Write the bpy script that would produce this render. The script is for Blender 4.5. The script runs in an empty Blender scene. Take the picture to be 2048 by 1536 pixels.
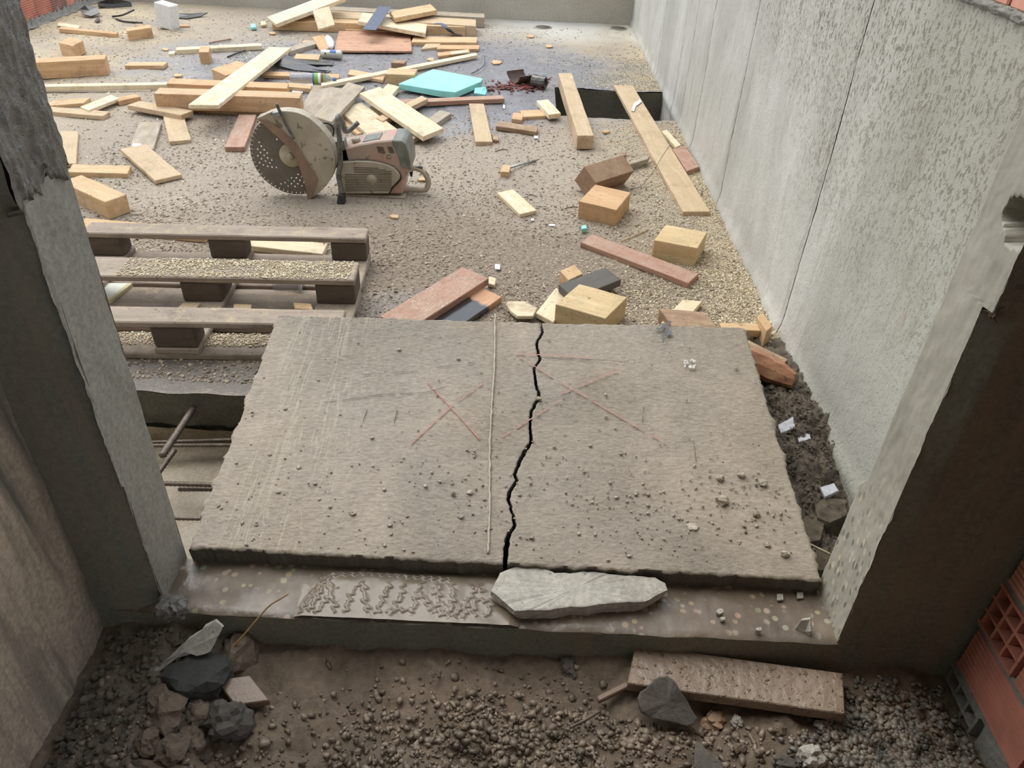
import bpy, bmesh, math, random
import numpy as np
from mathutils import Vector, Matrix, noise as mnoise

random.seed(7); rng = np.random.default_rng(7)
scn = bpy.context.scene
COL = scn.collection

# ------------------------------------------------------------------ camera
CAM_H = 1.45; FPX = 1538.0
_p = math.radians(35.72); _r = math.radians(2.71)
FWD = Vector((0, math.cos(_p), -math.sin(_p)))
_up = Vector((0, math.sin(_p), math.cos(_p))); _rt = Vector((1, 0, 0))
CR = _rt*math.cos(_r) + _up*math.sin(_r)
CU = -_rt*math.sin(_r) + _up*math.cos(_r)
cd = bpy.data.cameras.new('camera'); cam = bpy.data.objects.new('camera', cd); COL.objects.link(cam)
cd.sensor_width = 36.0; cd.lens = FPX/2048*36.0; cd.clip_start = 0.02
cam.matrix_world = Matrix(((CR.x, CU.x, -FWD.x, 0), (CR.y, CU.y, -FWD.y, 0), (CR.z, CU.z, -FWD.z, CAM_H), (0, 0, 0, 1)))
scn.camera = cam

# ------------------------------------------------------------------ light
wd = bpy.data.worlds.new('overcast_sky'); scn.world = wd; wd.use_nodes = True
bg = wd.node_tree.nodes['Background']
bg.inputs['Color'].default_value = (0.82, 0.90, 1.0, 1); bg.inputs['Strength'].default_value = 1.5
sd = bpy.data.lights.new('sun', 'SUN'); sd.energy = 2.2; sd.angle = math.radians(50); sd.color = (1, 0.96, 0.88)
sun = bpy.data.objects.new('sun', sd); COL.objects.link(sun)
sun.rotation_euler = Vector((0.45, -0.5, -0.95)).to_track_quat('-Z', 'Y').to_euler()
vs = scn.view_settings
vs.view_transform = 'Standard'; vs.look = 'None'; vs.gamma = 1.0; vs.use_curve_mapping = False
vs.exposure = 0.05

# ------------------------------------------------------------------ pixel -> place helpers
ORG = Vector((0, 0, CAM_H))
def ray(x, y): return CR*((x-1024)/FPX) - CU*((y-768)/FPX) + FWD
def W(x, y, z=0.0):
    d = ray(x, y); return ORG + d*((z-CAM_H)/d.z)
def WY(x, y, Y):
    d = ray(x, y); return ORG + d*(Y/d.y)
def WX(x, y, X):
    d = ray(x, y); return ORG + d*(X/d.x)

# ------------------------------------------------------------------ material helpers
def srgb(r, g, b):
    f = lambda c: (c/255/12.92) if c/255 <= 0.04045 else ((c/255+0.055)/1.055)**2.4
    return (f(r), f(g), f(b), 1)
class NT:
    def __init__(s, name, rough=0.8, coord='Object'):
        s.m = bpy.data.materials.new(name); s.m.use_nodes = True
        s.t = s.m.node_tree; s.b = s.t.nodes['Principled BSDF']; s.b.inputs['Roughness'].default_value = rough
        s.tc = s.t.nodes.new('ShaderNodeTexCoord'); s.coord = s.tc.outputs[coord]
    def nd(s, ty): return s.t.nodes.new(ty)
    def ln(s, a, b): s.t.links.new(a, b)
    def mapv(s, sc=(1, 1, 1), loc=(0, 0, 0), rnd=False):
        m = s.nd('ShaderNodeMapping'); m.inputs['Scale'].default_value = sc; m.inputs['Location'].default_value = loc
        s.ln(s.coord, m.inputs['Vector'])
        if rnd:
            oi = s.nd('ShaderNodeObjectInfo'); a = s.nd('ShaderNodeVectorMath'); a.operation = 'SCALE'
            a.inputs[0].default_value = (31, 17, 23); s.ln(oi.outputs['Random'], a.inputs['Scale']); s.ln(a.outputs[0], m.inputs['Location'])
        return m.outputs[0]
    def noise(s, scale, detail=4, rough=0.55, vec=None, dist=0.0):
        n = s.nd('ShaderNodeTexNoise'); n.inputs['Scale'].default_value = scale; n.inputs['Detail'].default_value = detail
        n.inputs['Roughness'].default_value = rough; n.inputs['Distortion'].default_value = dist
        s.ln(vec if vec is not None else s.coord, n.inputs['Vector']); return n.outputs['Fac']
    def voro(s, scale, vec=None, out='Distance', rand=1.0):
        n = s.nd('ShaderNodeTexVoronoi'); n.inputs['Scale'].default_value = scale; n.inputs['Randomness'].default_value = rand
        s.ln(vec if vec is not None else s.coord, n.inputs['Vector']); return n.outputs[out]
    def ramp(s, fac, stops):
        r = s.nd('ShaderNodeValToRGB'); e = r.color_ramp.elements
        while len(e) < len(stops): e.new(0.5)
        for i, (p, c) in enumerate(stops):
            e[i].position = p; e[i].color = c if hasattr(c, '__len__') else (c, c, c, 1)
        s.ln(fac, r.inputs[0]); return r.outputs[0]
    def mix(s, fac, a, b, mode='MIX'):
        m = s.nd('ShaderNodeMix'); m.data_type = 'RGBA'; m.blend_type = mode
        for v, i in ((fac, 0), (a, 6), (b, 7)):
            if hasattr(v, 'node'): s.ln(v, m.inputs[i])
            else: m.inputs[i].default_value = v
        return m.outputs[2]
    def math(s, op, a, b=0.0, clamp=False):
        m = s.nd('ShaderNodeMath'); m.operation = op; m.use_clamp = clamp
        for v, i in ((a, 0), (b, 1)):
            if hasattr(v, 'node'): s.ln(v, m.inputs[i])
            else: m.inputs[i].default_value = v
        return m.outputs[0]
    def xyz(s, vec=None):
        n = s.nd('ShaderNodeSeparateXYZ'); s.ln(vec if vec is not None else s.coord, n.inputs[0]); return n.outputs
    def normalz(s):
        g = s.nd('ShaderNodeNewGeometry'); n = s.nd('ShaderNodeSeparateXYZ'); s.ln(g.outputs['Normal'], n.inputs[0]); return n.outputs[2]
    def color(s, c):
        if hasattr(c, 'node'): s.ln(c, s.b.inputs['Base Color'])
        else: s.b.inputs['Base Color'].default_value = c
    def rough(s, c):
        if hasattr(c, 'node'): s.ln(c, s.b.inputs['Roughness'])
        else: s.b.inputs['Roughness'].default_value = c
    def bump(s, h, strength=0.4, dist=0.01):
        b = s.nd('ShaderNodeBump'); b.inputs['Strength'].default_value = strength; b.inputs['Distance'].default_value = dist
        s.ln(h, b.inputs['Height']); s.ln(b.outputs[0], s.b.inputs['Normal'])

MAT = {}
def plain(name, c, rough=0.7, metal=0.0, var=0.25, scale=30, bump=0.15):
    n = NT(name, rough); n.b.inputs['Metallic'].default_value = metal
    d = tuple(v*(1-var) for v in c[:3])+(1,); l = tuple(min(1, v*(1+var)) for v in c[:3])+(1,)
    f = n.noise(scale, 5); n.color(n.ramp(f, [(0.3, d), (0.7, l)])); n.bump(n.noise(scale*4, 3), bump, 0.004)
    MAT[name] = n.m; return n.m
def wood(name, light, dark, dust=0.0, rough=0.75, dustcol=(212, 190, 150), dirt=0.5, dirtcol=(104, 86, 70)):
    n = NT(name, rough)
    v = n.mapv((1.6, 13, 13), rnd=True)
    f = n.noise(2.2, 6, 0.6, v, 0.8); g = n.noise(9, 4, 0.6, v, 0.3)
    c = n.ramp(f, [(0.28, srgb(*dark)), (0.55, tuple((a+b)/2 for a, b in zip(srgb(*light), srgb(*dark)))), (0.72, srgb(*light))])
    c = n.mix(n.ramp(g, [(0.35, 0.0), (0.75, 0.35)]), c, srgb(*dark))
    v2 = n.mapv((1, 1, 1), rnd=True)
    dm = n.ramp(n.noise(7, 6, 0.7, v2), [(0.52, 0.0), (0.72, dirt)])
    c = n.mix(dm, c, srgb(*dirtcol))
    sp = n.ramp(n.noise(70, 2, 0.5, v2), [(0.66, 0.0), (0.72, 0.55)])
    c = n.mix(sp, c, srgb(70, 56, 44))
    if dust:
        z = n.ramp(n.normalz(), [(0.7, 0.0), (0.95, 1.0)])
        m = n.ramp(n.noise(16, 6, 0.75, v2), [(0.55-0.3*dust, 0.0), (0.75-0.2*dust, 0.85)])
        dc = n.ramp(n.noise(160, 2), [(0.35, srgb(*[x*0.72 for x in dustcol])), (0.65, srgb(*dustcol))])
        c = n.mix(n.math('MULTIPLY', z, m), c, dc)
    n.color(c); n.bump(n.math('ADD', n.noise(6, 5, 0.6, v), n.noise(120, 3, 0.6)), 0.25, 0.003)
    MAT[name] = n.m; return n.m
wood('wood_pale', (236, 222, 196), (214, 192, 154))
wood('wood_pale_dusty', (230, 216, 190), (204, 184, 150), 0.35)
wood('wood_tan', (220, 190, 150), (192, 156, 114))
wood('wood_tan_dusty', (214, 190, 158), (188, 160, 126), 0.45)
wood('wood_orange', (218, 182, 140), (188, 146, 104))
wood('wood_orange_dusty', (216, 182, 144), (188, 148, 110), 0.5)
wood('wood_brown', (176, 146, 118), (138, 108, 84), 0.3)
wood('wood_red', (188, 150, 128), (158, 116, 96), 0.5, dustcol=(204, 176, 154))
wood('plywood', (210, 164, 134), (176, 128, 100), 0.3, dustcol=(214, 176, 146), dirt=0.85, dirtcol=(104, 82, 66))
wood('wood_grey', (188, 176, 158), (152, 138, 120), 0.2)
wood('wood_pallet', (178, 162, 146), (138, 122, 106), 0.12, dirt=0.55, dirtcol=(84, 74, 64))
wood('wood_pallet_block', (110, 96, 82), (78, 66, 56), 0.1, dirt=0.4, dirtcol=(64, 56, 48))
wood('wood_rough_sawn', (222, 200, 158), (196, 166, 120), 0.2, dirt=0.25)
wood('wood_mud', (132, 110, 90), (116, 94, 76), 0.0, rough=0.35, dirt=0.2)
wood('wood_slate', (104, 98, 92), (84, 78, 72), 0.0, dirt=0.3)
wood('wood_log', (206, 154, 116), (138, 92, 66), 0.0, dirt=0.5, dirtcol=(86, 58, 40))

def concrete(name, light, dark, rough=0.85, big=1.6, fine=90, pits=0.5, bump=0.35, vstretch=1.0, streak=None, wet=None):
    n = NT(name, rough)
    v = n.mapv((1, 1, vstretch))
    c = n.ramp(n.noise(big, 7, 0.62, v, 0.6), [(0.3, srgb(*dark)), (0.7, srgb(*light))])
    fn = n.noise(fine, 4, 0.7)
    c = n.mix(0.35, c, n.ramp(fn, [(0.3, srgb(*[x*0.62 for x in dark])), (0.7, srgb(*[min(255, x*1.12) for x in light]))]))
    h = fn
    if pits:
        vd = n.voro(46); pm = n.ramp(vd, [(0.07, pits), (0.13, 0.0)])
        pn = n.ramp(n.noise(9, 3), [(0.45, 0.0), (0.6, 1.0)])
        pm2 = n.math('MULTIPLY', pm, pn)
        c = n.mix(pm2, c, srgb(*[x*0.45 for x in dark])); h = n.math('SUBTRACT', fn, n.math('MULTIPLY', pm2, 2.0))
    if streak:
        sv = n.mapv((6, 6, 0.7)); sm = n.ramp(n.noise(2.2, 5, 0.6, sv, 0.5), [(0.46, 0.0), (0.66, streak[1])])
        c = n.mix(sm, c, srgb(*streak[0]))
    n.color(c)
    if wet is not None:
        n.rough(n.ramp(n.noise(2.5, 4, 0.6), [(0.4, wet), (0.6, rough)]))
    n.bump(h, bump, 0.006); MAT[name] = n.m; return n

# right boundary wall: pale grey, vertical damp streaks and pitted towards the near end
def mk_wall_right():
    n = NT('concrete_wall_right', 0.8)
    v = n.mapv((1, 1, 0.45))
    c = n.ramp(n.noise(1.3, 7, 0.62, v, 0.7), [(0.3, srgb(166, 163, 154)), (0.68, srgb(212, 209, 201))])
    X = n.xyz()
    sv = n.mapv((1, 7, 1.1)); sm = n.ramp(n.noise(2.0, 6, 0.66, sv, 1.0), [(0.54, 0.0), (0.60, 0.5)])
    sm = n.math('MULTIPLY', sm, n.ramp(n.noise(0.9, 3), [(0.4, 0.15), (0.6, 1.0)]))
    c = n.mix(sm, c, srgb(152, 148, 136))
    # fine brown pitting
    pv = n.mapv((1, 1, 0.55)); p1 = n.ramp(n.noise(95, 3, 0.7, pv), [(0.52, 0.0), (0.6, 0.9)])
    a = n.math('SUBTRACT', n.math('MULTIPLY', X[2], 1.0), n.math('MULTIPLY', X[1], 0.22))
    zone = n.ramp(n.math('ADD', a, n.noise(2.4, 4)), [(0.45, 0.06), (0.95, 1.0)])
    c = n.mix(n.math('MULTIPLY', p1, zone), c, srgb(98, 89, 74))
    c = n.mix(n.math('MULTIPLY', zone, 0.3), c, srgb(132, 124, 106))
    # olive damp tint near the cut
    oz = n.ramp(n.math('ADD', X[1], n.math('MULTIPLY', n.noise(3, 4), 1.2)), [(1.9, 0.0), (2.6, 0.0)])
    m = n.nd('ShaderNodeMapRange'); n.ln(n.math('ADD', X[1], n.math('MULTIPLY', n.noise(3, 5), 1.4)), m.inputs[0])
    m.inputs[1].default_value = 3.4; m.inputs[2].default_value = 1.9; m.inputs[3].default_value = 0; m.inputs[4].default_value = 0.55
    c = n.mix(m.outputs[0], c, srgb(170, 165, 146))
    rs = n.ramp(n.noise(1.6, 5, 0.7, n.mapv((1, 5, 1.2), (3, 1, 7))), [(0.66, 0.0), (0.74, 0.4)])
    c = n.mix(rs, c, srgb(150, 122, 88))
    n.color(c); n.bump(n.math('SUBTRACT', n.noise(70, 5, 0.7), n.math('MULTIPLY', p1, 0.8)), 0.4, 0.006); MAT['wall_right'] = n.m
mk_wall_right()
concrete('concrete_back', (190, 182, 168), (158, 150, 136), big=1.2)
concrete('concrete_slab_edge', (112, 106, 94), (84, 78, 68), pits=0.3)
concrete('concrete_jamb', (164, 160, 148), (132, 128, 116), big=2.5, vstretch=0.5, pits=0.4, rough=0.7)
concrete('concrete_lit_jamb', (184, 180, 168), (148, 144, 130), big=2.5, vstretch=0.5, pits=0.4, rough=0.7)  # brighter copy of the jamb concrete, light put into its colour
concrete('concrete_face_dark', (132, 132, 116), (100, 101, 90), big=3, pits=0.2, streak=((138, 122, 102), 0.55))
concrete('concrete_wet_rough', (124, 118, 108), (88, 84, 76), big=5, fine=60, pits=0.5, bump=0.8, rough=0.45, vstretch=0.35, wet=0.22)
concrete('concrete_inner_left', (208, 188, 164), (122, 116, 106), big=3.2, vstretch=0.4, pits=0.3, streak=((100, 97, 88), 0.95))
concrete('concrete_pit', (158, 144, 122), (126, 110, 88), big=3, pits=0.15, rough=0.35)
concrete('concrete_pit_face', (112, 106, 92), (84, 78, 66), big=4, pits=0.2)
concrete('concrete_chunk', (188, 182, 170), (146, 140, 130), big=9, pits=0.6)
concrete('concrete_chunk_dark', (98, 92, 84), (78, 72, 66), big=9, pits=0.3)
concrete('concrete_chunk_black', (72, 72, 68), (52, 52, 50), big=9, pits=0.2)
concrete('concrete_rubble_brown', (120, 100, 82), (84, 68, 54), big=8, pits=0.2, rough=0.6)
concrete('mortar', (156, 154, 144), (116, 112, 102), big=8, pits=0.2, bump=0.8)
concrete('aac_white', (236, 232, 228), (214, 206, 200), big=5, pits=0.1)
plain('brick_red', srgb(190, 124, 104), 0.85, var=0.18, scale=12)
plain('brick_pale', srgb(212, 150, 128), 0.85, var=0.15, scale=12)
plain('brick_grey', srgb(152, 112, 102), 0.85, var=0.15, scale=12)
plain('brick_hole_shade', srgb(74, 52, 44), 0.9)
plain('rebar_steel', srgb(112, 100, 90), 0.55, 0.6, var=0.3, scale=60)
plain('steel_grey', srgb(168, 170, 172), 0.3, 0.9, var=0.25, scale=40)
plain('steel_painted_worn', srgb(104, 100, 96), 0.4, 0.5, var=0.6, scale=38)
plain('blade_steel', srgb(112, 103, 92), 0.65, 0.0, var=0.12, scale=20)
plain('blade_tip', srgb(210, 202, 188), 0.5, 0.5, var=0.1)
plain('hub_cream', srgb(176, 164, 138), 0.7)
plain('black_rubber', srgb(44, 42, 42), 0.55)
plain('tar_black', srgb(48, 46, 46), 0.28, var=0.3, scale=25, bump=0.5)
plain('foam_turquoise', srgb(150, 218, 210), 0.75, var=0.1, scale=10)
plain('foam_white', srgb(226, 226, 214), 0.8, var=0.08)
plain('foam_yellow', srgb(214, 204, 160), 0.8, var=0.1)
plain('strap_blue', srgb(76, 84, 104), 0.6, var=0.25, scale=40)
plain('can_print', srgb(196, 192, 180), 0.35, 0.5, var=0.1, scale=14)
plain('blue_print', srgb(70, 110, 168), 0.45, var=0.1)
plain('green_print', srgb(128, 172, 70), 0.5, var=0.1)
plain('red_brown_print', srgb(140, 82, 66), 0.5, var=0.1)
plain('white_plastic', srgb(226, 228, 232), 0.4, var=0.06)
plain('brown_rubber', srgb(84, 66, 54), 0.6, var=0.3)
plain('red_shards', srgb(128, 66, 58), 0.7, var=0.4, scale=60)
plain('straw', srgb(156, 126, 84), 0.7)
plain('pale_grain', srgb(196, 180, 152), 0.8)
plain('paint_red', srgb(178, 132, 118), 0.85, var=0.22, scale=120)
plain('paint_blue', srgb(106, 105, 108), 0.8, var=0.2, scale=60)
plain('ridge_pale', srgb(178, 168, 150), 0.85, var=0.2, scale=60)
plain('bird_white', srgb(206, 200, 196), 0.8, var=0.15, scale=80)
plain('saw_orange', srgb(178, 112, 92), 0.6, var=0.3, scale=14)
plain('saw_dark_grey', srgb(116, 116, 106), 0.5, var=0.3, scale=18)
plain('saw_groove', srgb(74, 64, 52), 0.8)
def gl(name, c, rough=0.1):
    n = NT(name, rough); n.color(c); n.b.inputs['Transmission Weight'].default_value = 0.85; n.b.inputs['IOR'].default_value = 1.3; MAT[name] = n.m
gl('clear_plastic', (0.9, 0.93, 0.97, 1), 0.15)

def mk_special():
    # saw dust-caked cream with dark dirt blots
    n = NT('saw_cream', 0.65)
    c = n.ramp(n.noise(9, 5), [(0.3, srgb(158, 146, 126)), (0.7, srgb(190, 178, 158))])
    bl = n.ramp(n.noise(26, 3, 0.5), [(0.62, 0.0), (0.68, 0.7)]); c = n.mix(bl, c, srgb(96, 84, 70))
    n.color(c); n.bump(n.noise(120, 3), 0.2, 0.003); MAT['saw_cream'] = n.m
    n = NT('saw_faded_red', 0.6)
    c = n.ramp(n.noise(7, 5), [(0.36, srgb(168, 154, 136)), (0.66, srgb(186, 138, 122))])
    bl = n.ramp(n.noise(30, 3, 0.5), [(0.62, 0.0), (0.68, 0.6)]); c = n.mix(bl, c, srgb(96, 84, 70))
    n.color(c); n.bump(n.noise(120, 3), 0.2, 0.003); MAT['saw_faded_red'] = n.m
    n = NT('saw_rim_rust', 0.7)
    n.color(n.ramp(n.noise(14, 5), [(0.35, srgb(128, 108, 90)), (0.65, srgb(152, 122, 102))])); n.bump(n.noise(90, 3), 0.2, 0.003); MAT['saw_rim'] = n.m
    # slab top: grey-brown, damp mottling, dry grains
    n = NT('slab_concrete', 0.72)
    c = n.ramp(n.noise(2.2, 8, 0.65, None, 0.5), [(0.3, srgb(116, 108, 96)), (0.5, srgb(152, 138, 122)), (0.7, srgb(180, 161, 142))])
    fv = n.mapv((1, 2.6, 1)); fn = n.noise(55, 6, 0.72, fv)
    c = n.mix(0.45, c, n.ramp(fn, [(0.3, srgb(92, 86, 76)), (0.68, srgb(188, 178, 160))]))
    X = n.xyz()
    # chalky scrape lines at the left
    sv = n.mapv((34, 1.6, 1)); st = n.ramp(n.noise(1.9, 3, 0.5, sv, 0.9), [(0.53, 0.0), (0.57, 0.55), (0.60, 0.0)])
    mr = n.nd('ShaderNodeMapRange'); n.ln(X[0], mr.inputs[0]); mr.inputs[1].default_value = -0.38; mr.inputs[2].default_value = -0.5
    mr2 = n.nd('ShaderNodeMapRange'); n.ln(X[0], mr2.inputs[0]); mr2.inputs[1].default_value = -0.7; mr2.inputs[2].default_value = -0.66
    c = n.mix(n.math('MULTIPLY', n.math('MULTIPLY', st, mr.outputs[0]), mr2.outputs[0]), c, srgb(190, 180, 158))
    # pin holes
    vd = n.voro(34); pn = n.ramp(n.noise(7, 3), [(0.5, 0.0), (0.6, 1.0)]); pm = n.math('MULTIPLY', n.ramp(vd, [(0.06, 0.9), (0.1, 0.0)]), pn)
    c = n.mix(pm, c, srgb(58, 52, 46))
    n.color(c)
    n.rough(n.ramp(n.noise(3, 5), [(0.4, 0.5), (0.65, 0.85)]))
    n.bump(n.math('SUBTRACT', n.math('ADD', fn, n.math('MULTIPLY', n.noise(160, 3), 0.5)), n.math('MULTIPLY', pm, 2)), 0.55, 0.006); MAT['slab'] = n.m
    # far floor: grey-brown grit, sawdust, wet screed with the blue sky reflection in its colour
    n = NT('floor_dusty', 0.8)
    X = n.xyz()
    c = n.ramp(n.noise(1.1, 8, 0.66, None, 0.8), [(0.3, srgb(142, 129, 116)), (0.55, srgb(172, 159, 143)), (0.72, srgb(190, 177, 158))])
    f1 = n.noise(75, 4, 0.75)
    c = n.mix(0.6, c, n.ramp(f1, [(0.32, srgb(100, 90, 80)), (0.52, srgb(166, 152, 136)), (0.7, srgb(212, 197, 174))]))
    # sawdust drift: along the right wall and at the far left
    sdn = n.noise(2.2, 6, 0.7)
    def mr(v, a, b, lo=0.0, hi=1.0):
        m = n.nd('ShaderNodeMapRange'); n.ln(v, m.inputs[0]); m.inputs[1].default_value = a; m.inputs[2].default_value = b
        m.inputs[3].default_value = lo; m.inputs[4].default_value = hi; return m.outputs[0]
    right = mr(X[0], 0.1, 0.95); left = mr(X[0], -2.2, -3.6)
    sm = n.math('MULTIPLY', n.math('MAXIMUM', right, left), n.ramp(sdn, [(0.36, 0.0), (0.6, 0.85)]))
    c = n.mix(sm, c, n.ramp(n.noise(130, 3, 0.6), [(0.3, srgb(164, 144, 112)), (0.65, srgb(220, 203, 168))]))
    # wet screed region, centre back; blue of the reflected sky put into its colour
    dx = n.math('DIVIDE', n.math('ADD', X[0], 0.75), 1.9); dy = n.math('DIVIDE', n.math('SUBTRACT', X[1], 5.75), 1.25)
    rr = n.math('SQRT', n.math('ADD', n.math('MULTIPLY', dx, dx), n.math('MULTIPLY', dy, dy)))
    wet = mr(n.math('ADD', rr, n.math('MULTIPLY', n.math('SUBTRACT', n.noise(1.7, 6, 0.7), 0.5), 1.6)), 1.15, 0.7)
    c = n.mix(n.math('MULTIPLY', wet, 0.85), c, n.ramp(n.noise(26, 5, 0.7), [(0.3, srgb(86, 86, 94)), (0.7, srgb(132, 131, 138))]))
    for (px, py, rx, ry) in ((-0.44, 2.42, 0.20, 0.17), (-1.15, 1.97, 0.55, 0.10)):
        du = n.math('DIVIDE', n.math('SUBTRACT', X[0], px), rx); dv = n.math('DIVIDE', n.math('SUBTRACT', X[1], py), ry)
        rw = n.math('SQRT', n.math('ADD', n.math('MULTIPLY', du, du), n.math('MULTIPLY', dv, dv)))
        w1 = mr(n.math('ADD', rw, n.math('MULTIPLY', n.math('SUBTRACT', n.noise(9, 5, 0.7), 0.5), 1.2)), 1.1, 0.75)
        c = n.mix(n.math('MULTIPLY', w1, 0.7), c, srgb(92, 84, 78)); wet = n.math('MAXIMUM', wet, w1)
    # damp brown patch around the saw and near the slab
    d2 = n.math('DIVIDE', n.math('ADD', X[0], 0.35), 1.5); e2 = n.math('DIVIDE', n.math('SUBTRACT', X[1], 2.75), 0.75)
    r2 = n.math('SQRT', n.math('ADD', n.math('MULTIPLY', d2, d2), n.math('MULTIPLY', e2, e2)))
    damp = mr(n.math('ADD', r2, n.math('MULTIPLY', n.math('SUBTRACT', n.noise(2.4, 6, 0.7), 0.5), 1.3)), 1.1, 0.5)
    c = n.mix(n.math('MULTIPLY', damp, 0.75), c, n.ramp(n.noise(60, 5, 0.75), [(0.33, srgb(78, 66, 56)), (0.5, srgb(128, 112, 96)), (0.68, srgb(178, 160, 138))]))
    # pale dried laitance by the back wall
    pal = n.math('MULTIPLY', mr(X[1], 6.9, 7.4), mr(X[0], -0.7, 0.1)); pal = n.math('MULTIPLY', pal, n.ramp(n.noise(2, 5), [(0.35, 0.3), (0.6, 0.9)]))
    c = n.mix(pal, c, srgb(206, 204, 196))
    n.color(c)
    r = n.mix(wet, n.ramp(f1, [(0.4, 0.65), (0.6, 0.9)]), n.ramp(n.noise(8, 5, 0.7), [(0.35, 0.08), (0.7, 0.38)]))
    n.rough(r)
    n.bump(n.math('ADD', f1, n.math('MULTIPLY', n.noise(30, 4, 0.7), 0.8)), 0.6, 0.014)
    n.ln(mr(wet, 0.0, 1.0, 0.4, 1.0), n.b.inputs['Specular IOR Level']); MAT['floor'] = n.m
    # near mud floor
    n = NT('mud', 0.5)
    c = n.ramp(n.noise(4, 7, 0.65), [(0.3, srgb(94, 82, 68)), (0.65, srgb(142, 123, 103))])
    c = n.mix(0.5, c, n.ramp(n.noise(60, 5, 0.7), [(0.3, srgb(72, 62, 50)), (0.7, srgb(146, 128, 108))]))
    n.color(c); n.rough(n.ramp(n.noise(6, 5), [(0.4, 0.28), (0.6, 0.75)])); n.bump(n.noise(80, 6, 0.75), 0.7, 0.01); MAT['mud'] = n.m
    n = NT('wet_mud_smooth', 0.25)
    n.color(n.ramp(n.noise(9, 5), [(0.3, srgb(112, 100, 85)), (0.7, srgb(134, 120, 104))])); n.bump(n.noise(40, 3), 0.15, 0.004); MAT['wet_mud'] = n.m
    n = NT('mud_coat', 0.35)
    n.color(n.ramp(n.noise(9, 5), [(0.3, srgb(128, 110, 93)), (0.7, srgb(148, 130, 112))])); n.rough(n.ramp(n.noise(20, 4), [(0.4, 0.25), (0.65, 0.6)]))
    n.bump(n.math('ADD', n.noise(45, 3, 0.5), n.ramp(n.noise(70, 2), [(0.6, 0.0), (0.75, 1.0)])), 0.8, 0.008); MAT['mud_coat'] = n.m
    # threshold: exposed aggregate under brown slurry
    n = NT('threshold_concrete', 0.4)
    c = n.ramp(n.noise(5, 6, 0.65), [(0.3, srgb(92, 80, 67)), (0.7, srgb(126, 112, 96))])
    vc = n.voro(42, out='Color'); vd = n.voro(42); ag = n.math('MULTIPLY', n.ramp(vd, [(0.26, 0.8), (0.36, 0.0)]), n.ramp(n.noise(12, 3), [(0.44, 0.0), (0.54, 1.0)]))
    c = n.mix(ag, c, n.mix(0.3, srgb(176, 160, 136), vc, 'MULTIPLY'))
    n.color(c); n.rough(n.ramp(n.noise(7, 4), [(0.4, 0.25), (0.6, 0.6)])); n.bump(n.noise(60, 4), 0.25, 0.005); MAT['threshold'] = n.m
    # cut jamb face with aggregate
    n = NT('jamb_aggregate', 0.6)
    v = n.mapv((1, 1, 0.45))
    c = n.ramp(n.noise(5, 6, 0.65, v), [(0.3, srgb(148, 143, 128)), (0.7, srgb(184, 178, 162))])
    wv = n.noise(30, 3, 0.6, v)
    vc = n.voro(78, v, 'Color'); vd = n.voro(78, v)
    X = n.xyz(); low = n.nd('ShaderNodeMapRange'); n.ln(n.math('ADD', X[2], n.math('MULTIPLY', n.noise(6, 4), 0.25)), low.inputs[0])
    low.inputs[1].default_value = 0.62; low.inputs[2].default_value = 0.36
    ag = n.math('MULTIPLY', n.ramp(n.math('ADD', vd, n.math('MULTIPLY', wv, 0.25)), [(0.42, 0.95), (0.56, 0.0)]), low.outputs[0])
    bw = n.nd('ShaderNodeRGBToBW'); n.ln(vc, bw.inputs[0])
    ac = n.ramp(bw.outputs[0], [(0.25, srgb(112, 110, 102)), (0.5, srgb(150, 142, 122)), (0.66, srgb(200, 194, 176)), (0.8, srgb(204, 192, 162))])
    c = n.mix(ag, c, ac)
    n.color(c); n.bump(n.noise(90, 4), 0.2, 0.004); MAT['jamb_agg'] = n.m
    n = NT('wet_rubble', 0.16); n.b.inputs['Specular IOR Level'].default_value = 1.0
    n.color(n.ramp(n.noise(30, 5), [(0.3, srgb(96, 85, 72)), (0.7, srgb(172, 157, 136))])); n.bump(n.noise(70, 6, 0.8), 1.0, 0.02); MAT['wet_rubble'] = n.m
    n = NT('muddy_water', 0.05)
    n.color(srgb(128, 114, 96)); MAT['muddy_water'] = n.m
    # grit materials with per-place colour
    for nm, cs, sc in (('grit', [(98, 86, 74), (158, 142, 122), (216, 200, 174)], 45), ('sawdust', [(190, 170, 136), (220, 204, 170), (238, 226, 198)], 60),
                       ('gravel', [(80, 70, 58), (120, 106, 90), (152, 136, 118)], 26), ('gravel_grey', [(78, 74, 66), (114, 108, 97), (150, 143, 130)], 26),
                       ('crumb', [(146, 134, 118), (166, 154, 136), (190, 180, 162)], 40)):
        n = NT(nm, 0.75); n.color(n.ramp(n.noise(sc, 2, 0.5), [(0.3, srgb(*cs[0])), (0.5, srgb(*cs[1])), (0.7, srgb(*cs[2]))]))
        n.bump(n.noise(300, 3), 0.3, 0.003); MAT[nm] = n.m
    for nm in ('gravel', 'gravel_grey'): MAT[nm].node_tree.nodes['Principled BSDF'].inputs['Roughness'].default_value = 0.42
    # board with a wet tar patch at one end (object space: x along the board)
    n = NT('wood_tarred', 0.7)
    base = n.ramp(n.noise(2.2, 6, 0.6, n.mapv((1.6, 13, 13)), 0.8), [(0.3, srgb(174, 124, 88)), (0.7, srgb(206, 158, 120))])
    X = n.xyz(); m = n.nd('ShaderNodeMapRange'); n.ln(n.math('ADD', X[0], n.math('MULTIPLY', n.noise(14, 4), 0.12)), m.inputs[0])
    m.inputs[1].default_value = 0.145; m.inputs[2].default_value = 0.125
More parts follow.
